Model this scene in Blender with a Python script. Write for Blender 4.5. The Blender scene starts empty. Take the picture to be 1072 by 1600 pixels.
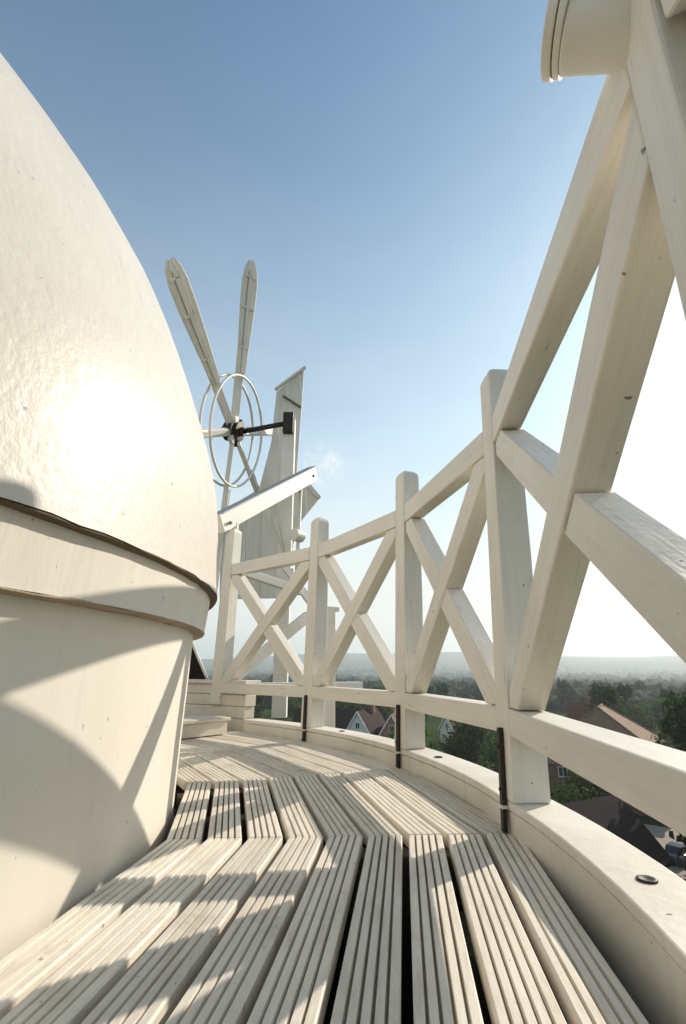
import bpy, bmesh, math, random
import numpy as np
from mathutils import Vector, Matrix, noise

R = math.radians
PI = math.pi
random.seed(7)
rng = np.random.default_rng(7)
S = bpy.context.scene
COL = S.collection

# ------------------------------------------------------------------ camera
HZ, FPX, EYE = 1043.0, 800.0, 0.40          # horizon row, focal length (px of 1600), eye height over the deck
PITCH = math.atan((HZ - 800.0) / FPX)
cam = bpy.data.cameras.new('camera')
cam.sensor_fit = 'VERTICAL'
cam.sensor_height = 36.0
cam.lens = FPX / 1600.0 * 36.0
cam.clip_start = 0.02
cam.clip_end = 30000.0
cam_ob = bpy.data.objects.new('camera', cam)
cam_ob.location = (0, 0, EYE)
cam_ob.rotation_euler = (R(90) + PITCH, 0, 0)
COL.objects.link(cam_ob)
S.camera = cam_ob

# ------------------------------------------------------------------ sky, sun, exposure
SUN_AZ = R(50.0)      # clockwise from straight ahead (+Y)
SUN_EL = R(28.0)
SKY_STRENGTH = 0.115
SUN_STRENGTH = 3.7
EXPOSURE = 0.52
world = bpy.data.worlds.new('World')
S.world = world
world.use_nodes = True
wn, wl = world.node_tree.nodes, world.node_tree.links
wn.clear()
w_out = wn.new('ShaderNodeOutputWorld')
w_bg = wn.new('ShaderNodeBackground')
w_sky = wn.new('ShaderNodeTexSky')
w_sky.sky_type = 'NISHITA'
w_sky.sun_disc = False
w_sky.sun_elevation = SUN_EL
w_sky.sun_rotation = SUN_AZ
w_sky.air_density = 1.0
w_sky.dust_density = 0.8
w_sky.ozone_density = 1.0
w_sky.altitude = 50
w_bg.inputs['Strength'].default_value = SKY_STRENGTH
w_tint = wn.new('ShaderNodeMix'); w_tint.data_type = 'RGBA'; w_tint.blend_type = 'MULTIPLY'
w_tint.inputs[0].default_value = 1.0
w_tint.inputs[7].default_value = (0.80, 1.0, 0.99, 1.0)
wl.new(w_sky.outputs[0], w_tint.inputs[6])
# milky summer haze that thickens towards the horizon all the way round, and one wisp of cloud low over the valley
w_tc = wn.new('ShaderNodeTexCoord')
w_sep = wn.new('ShaderNodeSeparateXYZ'); wl.new(w_tc.outputs['Generated'], w_sep.inputs[0])
w_el = wn.new('ShaderNodeMapRange'); w_el.interpolation_type = 'SMOOTHSTEP'
w_el.inputs['From Min'].default_value = 0.95; w_el.inputs['From Max'].default_value = 0.0
w_el.inputs['To Min'].default_value = 0.0; w_el.inputs['To Max'].default_value = 0.80
wl.new(w_sep.outputs[2], w_el.inputs['Value'])
w_mp = wn.new('ShaderNodeMapping'); w_mp.inputs['Scale'].default_value = (1.6, 1.6, 4.5)
wl.new(w_tc.outputs['Generated'], w_mp.inputs['Vector'])
w_nz = wn.new('ShaderNodeTexNoise'); w_nz.inputs['Scale'].default_value = 2.2; w_nz.inputs['Detail'].default_value = 7.0; w_nz.inputs['Roughness'].default_value = 0.6
wl.new(w_mp.outputs[0], w_nz.inputs['Vector'])
w_nr = wn.new('ShaderNodeMapRange'); w_nr.inputs['From Min'].default_value = 0.3; w_nr.inputs['From Max'].default_value = 0.7
w_nr.inputs['To Min'].default_value = 0.86; w_nr.inputs['To Max'].default_value = 1.14
wl.new(w_nz.outputs['Fac'], w_nr.inputs['Value'])
w_hz = wn.new('ShaderNodeMath'); w_hz.operation = 'MULTIPLY'; w_hz.use_clamp = True
wl.new(w_el.outputs[0], w_hz.inputs[0]); wl.new(w_nr.outputs[0], w_hz.inputs[1])
w_dot = wn.new('ShaderNodeVectorMath'); w_dot.operation = 'DOT_PRODUCT'
_cd = Vector(((505 - 536) / FPX, math.cos(PITCH) - (800 - 727) / FPX * math.sin(PITCH), math.sin(PITCH) + (800 - 727) / FPX * math.cos(PITCH))).normalized()
w_dot.inputs[1].default_value = _cd
wl.new(w_tc.outputs['Generated'], w_dot.inputs[0])
w_cm = wn.new('ShaderNodeMapRange'); w_cm.interpolation_type = 'SMOOTHSTEP'
w_cm.inputs['From Min'].default_value = math.cos(R(3.0)); w_cm.inputs['From Max'].default_value = math.cos(R(0.4))
wl.new(w_dot.outputs['Value'], w_cm.inputs['Value'])
w_cn = wn.new('ShaderNodeTexNoise'); w_cn.inputs['Scale'].default_value = 26.0; w_cn.inputs['Detail'].default_value = 6.0; w_cn.inputs['Roughness'].default_value = 0.65
wl.new(w_tc.outputs['Generated'], w_cn.inputs['Vector'])
w_cr = wn.new('ShaderNodeMapRange'); w_cr.inputs['From Min'].default_value = 0.40; w_cr.inputs['From Max'].default_value = 0.66
w_cr.inputs['To Max'].default_value = 0.7
wl.new(w_cn.outputs['Fac'], w_cr.inputs['Value'])
w_cl = wn.new('ShaderNodeMath'); w_cl.operation = 'MULTIPLY'
wl.new(w_cm.outputs[0], w_cl.inputs[0]); wl.new(w_cr.outputs[0], w_cl.inputs[1])
w_mix = wn.new('ShaderNodeMix'); w_mix.data_type = 'RGBA'
wl.new(w_hz.outputs[0], w_mix.inputs[0]); w_cap = wn.new('ShaderNodeVectorMath'); w_cap.operation = 'MINIMUM'      # caps the sky colour so the glow round the sun does not burn out
w_cap.inputs[1].default_value = (5.9, 6.15, 6.15)
wl.new(w_tint.outputs[2], w_cap.inputs[0])
wl.new(w_cap.outputs[0], w_mix.inputs[6])
w_mix.inputs[7].default_value = (5.3, 6.0, 6.1, 1.0)
w_lo = wn.new('ShaderNodeMapRange'); w_lo.interpolation_type = 'SMOOTHSTEP'
w_lo.inputs['From Min'].default_value = 0.42; w_lo.inputs['From Max'].default_value = 0.0
w_lo.inputs['To Min'].default_value = 0.0; w_lo.inputs['To Max'].default_value = 0.9
wl.new(w_sep.outputs[2], w_lo.inputs['Value'])
w_sd = wn.new('ShaderNodeVectorMath'); w_sd.operation = 'DOT_PRODUCT'
w_sd.inputs[1].default_value = (math.sin(SUN_AZ), math.cos(SUN_AZ), 0)
wl.new(w_tc.outputs['Generated'], w_sd.inputs[0])
w_sf = wn.new('ShaderNodeMapRange'); w_sf.inputs['From Min'].default_value = -1.0; w_sf.inputs['From Max'].default_value = 0.9
w_sf.inputs['To Min'].default_value = 0.3; w_sf.inputs['To Max'].default_value = 1.0
wl.new(w_sd.outputs['Value'], w_sf.inputs['Value'])
w_lm = wn.new('ShaderNodeMath'); w_lm.operation = 'MULTIPLY'
wl.new(w_lo.outputs[0], w_lm.inputs[0]); wl.new(w_sf.outputs[0], w_lm.inputs[1])
w_mix1 = wn.new('ShaderNodeMix'); w_mix1.data_type = 'RGBA'
wl.new(w_lm.outputs[0], w_mix1.inputs[0]); wl.new(w_mix.outputs[2], w_mix1.inputs[6])
w_mix1.inputs[7].default_value = (6.1, 5.95, 5.45, 1.0)
w_mix2 = wn.new('ShaderNodeMix'); w_mix2.data_type = 'RGBA'
wl.new(w_cl.outputs[0], w_mix2.inputs[0]); wl.new(w_mix1.outputs[2], w_mix2.inputs[6])
w_mix2.inputs[7].default_value = (6.6, 6.6, 6.4, 1.0)
wl.new(w_mix2.outputs[2], w_bg.inputs['Color'])
wl.new(w_bg.outputs[0], w_out.inputs['Surface'])

sun = bpy.data.lights.new('sun', 'SUN')
sun.energy = SUN_STRENGTH
sun.angle = R(0.55)
sun.color = (1.0, 0.90, 0.77)
sun_ob = bpy.data.objects.new('sun', sun)
to_sun = Vector((math.sin(SUN_AZ) * math.cos(SUN_EL), math.cos(SUN_AZ) * math.cos(SUN_EL), math.sin(SUN_EL)))
sun_ob.rotation_euler = to_sun.to_track_quat('Z', 'Y').to_euler()
sun_ob.location = (20, 20, 30)
COL.objects.link(sun_ob)

S.view_settings.view_transform = 'Standard'
S.view_settings.look = 'None'
S.view_settings.gamma = 1.0
S.view_settings.exposure = EXPOSURE
S.view_settings.use_curve_mapping = False
S.cycles.max_bounces = 8
S.cycles.diffuse_bounces = 5
S.cycles.volume_bounces = 1
S.cycles.use_denoising = True


# ------------------------------------------------------------------ materials
def nodes_of(name):
    m = bpy.data.materials.new(name)
    m.use_nodes = True
    n, l = m.node_tree.nodes, m.node_tree.links
    return m, n, l, n['Principled BSDF']


def ramp(n, stops):
    r = n.new('ShaderNodeValToRGB')
    els = r.color_ramp.elements
    while len(els) < len(stops):
        els.new(0.5)
    for e, (p, c) in zip(els, stops):
        e.position = p
        e.color = (*c, 1.0)
    return r


def mixc(n, l, fac, a, b, mode='MIX'):
    x = n.new('ShaderNodeMix')
    x.data_type = 'RGBA'
    x.blend_type = mode
    for sock, val in ((x.inputs[0], fac), (x.inputs[6], a), (x.inputs[7], b)):
        if isinstance(val, (int, float)):
            sock.default_value = val
        elif isinstance(val, tuple):
            sock.default_value = (*val, 1.0)
        else:
            l.new(val, sock)
    return x.outputs[2]


def tex_noise(n, l, vec, scale, detail=4.0, rough=0.55):
    t = n.new('ShaderNodeTexNoise')
    t.inputs['Scale'].default_value = scale
    t.inputs['Detail'].default_value = detail
    t.inputs['Roughness'].default_value = rough
    if vec is not None:
        l.new(vec, t.inputs['Vector'])
    return t.outputs['Fac']


def mapped(n, l, scale, out='Object'):
    tc = n.new('ShaderNodeTexCoord')
    mp = n.new('ShaderNodeMapping')
    mp.inputs['Scale'].default_value = scale
    l.new(tc.outputs[out], mp.inputs['Vector'])
    return mp.outputs['Vector']


def paint(name, base, grime, rough=0.5, grain=(1, 1, 1), speck=0.0, grime_amt=0.45, bump=0.25, bump_scale=18.0, fine=0.0, coat=0.0, streak=0.0, timber=0.0):
    """aged oil paint: tone drifts, grey-brown grime in patches, small dark flaked specks, brush relief"""
    m, n, l, b = nodes_of(name)
    v = mapped(n, l, grain)
    big = tex_noise(n, l, v, 2.3, 5.0)
    r1 = ramp(n, [(0.35, (0, 0, 0)), (0.75, (1, 1, 1))])
    l.new(big, r1.inputs[0])
    mul = n.new('ShaderNodeMath'); mul.operation = 'MULTIPLY'
    l.new(r1.outputs[0], mul.inputs[0]); mul.inputs[1].default_value = grime_amt
    c = mixc(n, l, mul.outputs[0], base, grime)
    mid = tex_noise(n, l, v, 21.0, 6.0, 0.65)
    r2 = ramp(n, [(0.62, (0, 0, 0)), (0.78, (1, 1, 1))])
    l.new(mid, r2.inputs[0])
    mul2 = n.new('ShaderNodeMath'); mul2.operation = 'MULTIPLY'
    l.new(r2.outputs[0], mul2.inputs[0]); mul2.inputs[1].default_value = 0.30
    c = mixc(n, l, mul2.outputs[0], c, tuple(g * 0.72 for g in grime))
    if timber > 0:
        at_ = n.new('ShaderNodeAttribute'); at_.attribute_name = 'grain'
        def along(sx, sy):
            mp = n.new('ShaderNodeMapping'); mp.inputs['Scale'].default_value = (sx, sy, sy)
            l.new(at_.outputs['Vector'], mp.inputs['Vector'])
            return mp.outputs['Vector']
        gfac = tex_noise(n, l, along(2.6, 75.0), 1.0, 5.0, 0.6)
        gr_ = ramp(n, [(0.45, (0, 0, 0)), (0.75, (1, 1, 1))]); l.new(gfac, gr_.inputs[0])
        gm = n.new('ShaderNodeMath'); gm.operation = 'MULTIPLY'; gm.inputs[1].default_value = 0.22 * timber
        l.new(gr_.outputs[0], gm.inputs[0])
        c = mixc(n, l, gm.outputs[0], c, tuple(g * 0.7 for g in grime))
        ck = tex_noise(n, l, along(5.0, 130.0), 1.0, 2.0, 0.5)
        cm_ = tex_noise(n, l, v, 3.7, 2.0)
        r4 = ramp(n, [(0.66, (0, 0, 0)), (0.70, (1, 1, 1))]); l.new(ck, r4.inputs[0])
        r5 = ramp(n, [(0.54, (0, 0, 0)), (0.62, (1, 1, 1))]); l.new(cm_, r5.inputs[0])
        m4 = n.new('ShaderNodeMath'); m4.operation = 'MULTIPLY'; l.new(r4.outputs[0], m4.inputs[0]); l.new(r5.outputs[0], m4.inputs[1])
        m5 = n.new('ShaderNodeMath'); m5.operation = 'MULTIPLY'; m5.inputs[1].default_value = 0.55 * timber; l.new(m4.outputs[0], m5.inputs[0])
        c = mixc(n, l, m5.outputs[0], c, (0.20, 0.155, 0.105))
    if streak > 0:
        st = tex_noise(n, l, mapped(n, l, (26, 26, 0.9)), 1.0, 6.0, 0.65)
        patch = tex_noise(n, l, mapped(n, l, (1, 1, 1)), 3.1, 3.0)
        rs = ramp(n, [(0.52, (0, 0, 0)), (0.74, (1, 1, 1))])
        l.new(st, rs.inputs[0])
        rp = ramp(n, [(0.42, (0, 0, 0)), (0.66, (1, 1, 1))])
        l.new(patch, rp.inputs[0])
        ms = n.new('ShaderNodeMath'); ms.operation = 'MULTIPLY'
        l.new(rs.outputs[0], ms.inputs[0]); l.new(rp.outputs[0], ms.inputs[1])
        ms2 = n.new('ShaderNodeMath'); ms2.operation = 'MULTIPLY'; ms2.inputs[1].default_value = streak
        l.new(ms.outputs[0], ms2.inputs[0])
        c = mixc(n, l, ms2.outputs[0], c, tuple(g * 0.55 for g in grime))
    if speck > 0:
        vs = mapped(n, l, (1, 1, 1))
        sp = tex_noise(n, l, vs, 46.0, 2.0, 0.5)
        r3 = ramp(n, [(0.735, (0, 0, 0)), (0.765, (1, 1, 1))])
        l.new(sp, r3.inputs[0])
        mul3 = n.new('ShaderNodeMath'); mul3.operation = 'MULTIPLY'
        l.new(r3.outputs[0], mul3.inputs[0]); mul3.inputs[1].default_value = speck
        c = mixc(n, l, mul3.outputs[0], c, (0.10, 0.075, 0.05))
    l.new(c, b.inputs['Base Color'])
    rr = n.new('ShaderNodeMapRange')
    rr.inputs['To Min'].default_value = rough - 0.1
    rr.inputs['To Max'].default_value = rough + 0.14
    l.new(mid, rr.inputs['Value']); l.new(rr.outputs[0], b.inputs['Roughness'])
    b.inputs['Coat Weight'].default_value = coat
    b.inputs['Coat Roughness'].default_value = 0.25
    bp = n.new('ShaderNodeBump')
    if timber > 0:
        bt = n.new('ShaderNodeBump'); bt.inputs['Strength'].default_value = 0.35 * timber; bt.inputs['Distance'].default_value = 0.002
        l.new(gfac, bt.inputs['Height']); l.new(bt.outputs[0], bp.inputs['Normal'])
    bp.inputs['Strength'].default_value = bump
    bp.inputs['Distance'].default_value = 0.004
    l.new(tex_noise(n, l, v, bump_scale, 6.0, 0.6), bp.inputs['Height'])
    if fine > 0:
        bp2 = n.new('ShaderNodeBump')
        bp2.inputs['Strength'].default_value = fine
        bp2.inputs['Distance'].default_value = 0.003
        l.new(tex_noise(n, l, mapped(n, l, (1, 1, 0.85)), 48.0, 3.0, 0.6), bp2.inputs['Height'])
        l.new(bp.outputs[0], bp2.inputs['Normal'])
        l.new(bp2.outputs[0], b.inputs['Normal'])
    else:
        l.new(bp.outputs[0], b.inputs['Normal'])
    return m


M = {}
M['cap'] = paint('cap_paint', (0.65, 0.61, 0.54), (0.55, 0.50, 0.42), rough=0.40, grain=(1, 1, 0.8), speck=0.7, grime_amt=0.55, bump=0.16, bump_scale=9.0, fine=0.48, streak=0.35, coat=0.0)
M['cap'].node_tree.nodes['Principled BSDF'].inputs['Specular IOR Level'].default_value = 0.30
M['band'] = paint('band_paint', (0.72, 0.675, 0.595), (0.56, 0.505, 0.42), rough=0.5, grain=(3, 3, 0.4), speck=0.6, bump=0.25, bump_scale=14.0, streak=0.45)
M['drum'] = paint('drum_paint', (0.72, 0.675, 0.59), (0.60, 0.55, 0.455), rough=0.55, grain=(1.4, 1.4, 0.5), speck=0.4, bump=0.2, bump_scale=10.0, streak=0.3)
M['edge'] = paint('dark_brown_edge', (0.13, 0.085, 0.045), (0.06, 0.04, 0.02), rough=0.8, grain=(4, 4, 4), bump=0.8, bump_scale=30.0)
M['edge_pale'] = paint('pale_brown_edge', (0.40, 0.31, 0.21), (0.20, 0.14, 0.08), rough=0.8, grain=(4, 4, 4), bump=0.8, bump_scale=30.0)
M['rail'] = paint('rail_paint', (0.78, 0.73, 0.64), (0.60, 0.535, 0.445), rough=0.5, grain=(1, 1, 1), speck=0.8, grime_amt=0.6, bump=0.35, bump_scale=16.0, fine=0.2, streak=0.0, timber=1.0)
M['kerb'] = paint('kerb_paint', (0.78, 0.725, 0.63), (0.50, 0.44, 0.35), rough=0.55, grain=(1, 1, 1), speck=1.0, grime_amt=0.75, bump=0.5, bump_scale=20.0, fine=0.25, streak=0.3)
M['fan'] = paint('fan_paint', (0.80, 0.76, 0.69), (0.55, 0.495, 0.42), rough=0.5, grain=(1.5, 1.5, 1.5), speck=0.5, bump=0.3)
M['panel'] = paint('panel_paint', (0.76, 0.72, 0.64), (0.55, 0.50, 0.43), rough=0.7, grain=(5, 5, 0.6), speck=0.3, grime_amt=0.7, bump=0.4)
M['wood_dark'] = paint('tarred_timber', (0.020, 0.018, 0.016), (0.035, 0.03, 0.026), rough=0.6, grain=(3, 3, 0.7), bump=0.5)
M['wood_dark'].node_tree.nodes['Principled BSDF'].inputs['Specular IOR Level'].default_value = 0.05
M['under'] = paint('under_deck_timber', (0.22, 0.18, 0.13), (0.10, 0.08, 0.06), rough=0.8, grain=(2, 2, 2), bump=0.5)
M['lead'] = paint('lead_flashing', (0.42, 0.43, 0.42), (0.25, 0.24, 0.22), rough=0.55, grain=(3, 3, 3))


def iron():
    m, n, l, b = nodes_of('black_iron')
    v = mapped(n, l, (1, 1, 1))
    c = mixc(n, l, tex_noise(n, l, v, 60.0, 5.0), (0.012, 0.011, 0.011), (0.045, 0.030, 0.022))
    l.new(c, b.inputs['Base Color'])
    b.inputs['Roughness'].default_value = 0.55
    b.inputs['Metallic'].default_value = 0.3
    bp = n.new('ShaderNodeBump'); bp.inputs['Strength'].default_value = 0.4; bp.inputs['Distance'].default_value = 0.002
    l.new(tex_noise(n, l, v, 120.0, 4.0), bp.inputs['Height']); l.new(bp.outputs[0], b.inputs['Normal'])
    return m


M['iron'] = iron()


def deck_mat():
    """weathered cream decking; every board drifts in tone, grain runs along the board (local y)"""
    m, n, l, b = nodes_of('deck_timber')
    v = mapped(n, l, (9, 1.1, 9))
    oi = n.new('ShaderNodeObjectInfo')
    add = n.new('ShaderNodeVectorMath'); add.operation = 'ADD'
    l.new(v, add.inputs[0])
    sc = n.new('ShaderNodeVectorMath'); sc.operation = 'SCALE'; sc.inputs['Scale'].default_value = 40.0
    cmb = n.new('ShaderNodeCombineXYZ')
    l.new(oi.outputs['Random'], cmb.inputs[0]); l.new(oi.outputs['Random'], cmb.inputs[1])
    l.new(cmb.outputs[0], sc.inputs[0]); l.new(sc.outputs[0], add.inputs[1])
    vv = add.outputs[0]
    g = tex_noise(n, l, vv, 4.0, 7.0, 0.65)
    r = ramp(n, [(0.28, (0.60, 0.535, 0.435)), (0.5, (0.77, 0.705, 0.60)), (0.72, (0.84, 0.785, 0.68))])
    l.new(g, r.inputs[0])
    blot = tex_noise(n, l, mapped(n, l, (1, 1, 1)), 9.0, 5.0, 0.7)
    r2 = ramp(n, [(0.55, (0, 0, 0)), (0.8, (1, 1, 1))])
    l.new(blot, r2.inputs[0])
    mul = n.new('ShaderNodeMath'); mul.operation = 'MULTIPLY'; mul.inputs[1].default_value = 0.5
    l.new(r2.outputs[0], mul.inputs[0])
    c = mixc(n, l, mul.outputs[0], r.outputs[0], (0.33, 0.28, 0.21))
    hs = n.new('ShaderNodeHueSaturation')
    mr = n.new('ShaderNodeMapRange'); mr.inputs['To Min'].default_value = 0.86; mr.inputs['To Max'].default_value = 1.08
    l.new(oi.outputs['Random'], mr.inputs['Value']); l.new(mr.outputs[0], hs.inputs['Value'])
    l.new(c, hs.inputs['Color'])
    sp = tex_noise(n, l, mapped(n, l, (1, 0.6, 1)), 75.0, 2.0)
    r3 = ramp(n, [(0.70, (0, 0, 0)), (0.75, (1, 1, 1))]); l.new(sp, r3.inputs[0])
    mu3 = n.new('ShaderNodeMath'); mu3.operation = 'MULTIPLY'; mu3.inputs[1].default_value = 0.6
    l.new(r3.outputs[0], mu3.inputs[0])
    l.new(mixc(n, l, mu3.outputs[0], hs.outputs[0], (0.16, 0.125, 0.085)), b.inputs['Base Color'])
    b.inputs['Roughness'].default_value = 0.62
    bp = n.new('ShaderNodeBump'); bp.inputs['Strength'].default_value = 0.5; bp.inputs['Distance'].default_value = 0.002
    l.new(tex_noise(n, l, vv, 22.0, 6.0, 0.65), bp.inputs['Height']); l.new(bp.outputs[0], b.inputs['Normal'])
    return m


M['deck'] = deck_mat()


def leaf_mat(name, c0, c1, c2):
    m, n, l, b = nodes_of(name)
    ge = n.new('ShaderNodeNewGeometry')
    r = ramp(n, [(0.0, c0), (0.55, c1), (1.0, c2)])
    l.new(ge.outputs['Random Per Island'], r.inputs[0])
    oi = n.new('ShaderNodeObjectInfo')
    hs = n.new('ShaderNodeHueSaturation')
    mr = n.new('ShaderNodeMapRange'); mr.inputs['To Min'].default_value = 0.47; mr.inputs['To Max'].default_value = 0.53
    l.new(oi.outputs['Random'], mr.inputs['Value']); l.new(mr.outputs[0], hs.inputs['Hue'])
    mv = n.new('ShaderNodeMapRange'); mv.inputs['To Min'].default_value = 0.7; mv.inputs['To Max'].default_value = 1.25
    l.new(oi.outputs['Random'], mv.inputs['Value']); l.new(mv.outputs[0], hs.inputs['Value'])
    l.new(r.outputs[0], hs.inputs['Color'])
    l.new(hs.outputs[0], b.inputs['Base Color'])
    tr = n.new('ShaderNodeBsdfTranslucent'); l.new(hs.outputs[0], tr.inputs['Color'])
    mx = n.new('ShaderNodeMixShader'); mx.inputs[0].default_value = 0.42
    l.new(b.outputs[0], mx.inputs[1]); l.new(tr.outputs[0], mx.inputs[2])
    l.new(mx.outputs[0], n['Material Output'].inputs['Surface'])
    b.inputs['Roughness'].default_value = 0.75
    b.inputs['Specular IOR Level'].default_value = 0.12
    return m


M['leaf'] = leaf_mat('leaf_green', (0.022, 0.046, 0.008), (0.050, 0.095, 0.015), (0.10, 0.145, 0.028))
M['leaf_olive'] = leaf_mat('leaf_olive', (0.034, 0.042, 0.006), (0.080, 0.088, 0.014), (0.135, 0.125, 0.028))
M['leaf_dark'] = leaf_mat('leaf_dark', (0.013, 0.030, 0.008), (0.028, 0.056, 0.012), (0.052, 0.085, 0.020))


def simple(name, c, rough=0.7, var=0.25, scale=3.0, metallic=0.0):
    m, n, l, b = nodes_of(name)
    f = tex_noise(n, l, mapped(n, l, (1, 1, 1)), scale, 6.0, 0.6)
    l.new(mixc(n, l, f, tuple(x * (1 - var) for x in c), tuple(min(1, x * (1 + var)) for x in c)), b.inputs['Base Color'])
    b.inputs['Roughness'].default_value = rough
    b.inputs['Metallic'].default_value = metallic
    return m


M['groove'] = simple('groove_dirt', (0.26, 0.21, 0.15), 0.9, 0.5, 30.0)
M['wood_far'] = simple('far_foliage', (0.018, 0.032, 0.013), 0.95, 0.7, 0.08)
M['wood_far'].node_tree.nodes['Principled BSDF'].inputs['Specular IOR Level'].default_value = 0.1
M['bark'] = simple('bark', (0.075, 0.055, 0.04), 0.9)
M['glass'] = simple('window_glass', (0.03, 0.04, 0.05), 0.08, 0.1)
M['white_trim'] = simple('white_trim', (0.78, 0.77, 0.74), 0.5, 0.06)
M['render_white'] = simple('white_render', (0.76, 0.73, 0.68), 0.8, 0.08)
M['car_paint'] = simple('car_paint', (0.03, 0.05, 0.09), 0.25, 0.05)
M['rubber'] = simple('rubber', (0.02, 0.02, 0.02), 0.8)
M['steel'] = simple('steel', (0.5, 0.5, 0.5), 0.35, 0.1, metallic=0.9)


def brick_mat(name, c1, c2, mortar):
    m, n, l, b = nodes_of(name)
    t = n.new('ShaderNodeTexBrick')
    sp = n.new('ShaderNodeSeparateXYZ'); l.new(mapped(n, l, (1, 1, 1)), sp.inputs[0])
    ad = n.new('ShaderNodeMath'); l.new(sp.outputs[0], ad.inputs[0]); l.new(sp.outputs[1], ad.inputs[1])
    cb_ = n.new('ShaderNodeCombineXYZ'); l.new(ad.outputs[0], cb_.inputs[0]); l.new(sp.outputs[2], cb_.inputs[1])
    l.new(cb_.outputs[0], t.inputs['Vector'])
    t.inputs['Color1'].default_value = (*c1, 1); t.inputs['Color2'].default_value = (*c2, 1)
    t.inputs['Mortar'].default_value = (*mortar, 1)
    t.inputs['Scale'].default_value = 4.4; t.inputs['Mortar Size'].default_value = 0.02
    l.new(t.outputs['Color'], b.inputs['Base Color'])
    b.inputs['Roughness'].default_value = 0.85
    return m


M['brick_red'] = brick_mat('brick_red', (0.26, 0.085, 0.055), (0.18, 0.06, 0.04), (0.3, 0.26, 0.22))
M['brick_orange'] = brick_mat('brick_orange', (0.42, 0.16, 0.075), (0.34, 0.12, 0.06), (0.4, 0.32, 0.25))


def tile_mat(name, c):
    m, n, l, b = nodes_of(name)
    t = n.new('ShaderNodeTexWave')
    t.wave_type = 'BANDS'; t.bands_direction = 'Z'; t.wave_profile = 'SAW'
    l.new(mapped(n, l, (1, 1, 1)), t.inputs['Vector'])
    t.inputs['Scale'].default_value = 2.3; t.inputs['Distortion'].default_value = 0.6
    f = tex_noise(n, l, mapped(n, l, (1, 1, 1)), 2.5, 6.0, 0.7)
    c1 = mixc(n, l, f, tuple(x * 0.6 for x in c), tuple(x * 1.35 for x in c))
    l.new(mixc(n, l, 0.35, c1, t.outputs['Color'], 'MULTIPLY'), b.inputs['Base Color'])
    b.inputs['Roughness'].default_value = 0.85
    b.inputs['Specular IOR Level'].default_value = 0.15
    bp = n.new('ShaderNodeBump'); bp.inputs['Distance'].default_value = 0.05; bp.inputs['Strength'].default_value = 0.6
    l.new(t.outputs['Fac'], bp.inputs['Height']); l.new(bp.outputs[0], b.inputs['Normal'])
    return m


M['tile_brown'] = tile_mat('tile_brown', (0.30, 0.19, 0.115))
M['tile_dark'] = tile_mat('tile_dark', (0.055, 0.032, 0.028))
M['tile_red'] = tile_mat('tile_red', (0.20, 0.075, 0.05))


def ground_mat():
    m, n, l, b = nodes_of('fields')
    v = mapped(n, l, (1, 1, 1))
    vo = n.new('ShaderNodeTexVoronoi'); vo.inputs['Scale'].default_value = 0.0055
    l.new(v, vo.inputs['Vector'])
    r = ramp(n, [(0.0, (0.030, 0.050, 0.016)), (0.35, (0.060, 0.090, 0.026)), (0.6, (0.075, 0.085, 0.030)), (0.8, (0.045, 0.075, 0.022)), (1.0, (0.095, 0.09, 0.04))])
    sep = n.new('ShaderNodeSeparateColor'); l.new(vo.outputs['Color'], sep.inputs[0])
    l.new(sep.outputs[0], r.inputs[0])
    f = tex_noise(n, l, v, 0.09, 8.0, 0.7)
    l.new(mixc(n, l, f, r.outputs[0], (0.022, 0.038, 0.013)), b.inputs['Base Color'])
    b.inputs['Roughness'].default_value = 1.0
    b.inputs['Specular IOR Level'].default_value = 0.0
    return m


M['ground'] = ground_mat()
M['tarmac'] = simple('tarmac', (0.055, 0.053, 0.052), 0.85, 0.3, 1.5)
M['drive'] = simple('drive_gravel', (0.30, 0.24, 0.18), 0.9, 0.25, 4.0)
M['lawn'] = simple('lawn', (0.050, 0.085, 0.022), 0.9, 0.4, 1.0)


# ------------------------------------------------------------------ mesh helpers
def link(name, mesh, mat=None, parent=None, loc=(0, 0, 0), rotz=0.0):
    o = bpy.data.objects.new(name, mesh)
    if mat is not None and not mesh.materials:
        mesh.materials.append(mat)
    o.location = loc
    o.rotation_euler = (0, 0, rotz)
    if parent is not None:
        o.parent = parent
    COL.objects.link(o)
    return o


def root_of(o):
    p = Vector((0, 0, 0))
    while o is not None:
        p += o.location
        o = o.parent
    return p


def set_grain(me, axis):
    """store coordinates that run along the timber, for its grain"""
    ax_ = Vector(axis).normalized()
    o1 = ax_.orthogonal().normalized(); o2 = ax_.cross(o1)
    sh = random.uniform(0, 9)
    at_ = me.attributes.new('grain', 'FLOAT_VECTOR', 'POINT')
    at_.data.foreach_set('vector', [c for v in me.vertices for c in (v.co.dot(ax_) + sh, v.co.dot(o1) + sh, v.co.dot(o2))])


def build(name, verts, faces, mat, parent=None, smooth=False, bevel=0.0, axis=None):
    """one mesh object from world coordinates"""
    off = root_of(parent) if parent is not None else Vector((0, 0, 0))
    me = bpy.data.meshes.new(name)
    me.from_pydata([tuple(Vector(v) - off) for v in verts], [], faces)
    bm = bmesh.new(); bm.from_mesh(me)
    bmesh.ops.recalc_face_normals(bm, faces=bm.faces)
    if bevel > 0:
        es = [e for e in bm.edges if len(e.link_faces) == 2 and e.calc_face_angle(0) > R(25)]
        bmesh.ops.bevel(bm, geom=es, offset=bevel, segments=2, profile=0.5, affect='EDGES', clamp_overlap=True)
    if smooth:
        for f in bm.faces:
            f.smooth = True
    bm.to_mesh(me); bm.free()
    if axis is not None:
        set_grain(me, axis)
    return link(name, me, mat, parent)


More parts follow.
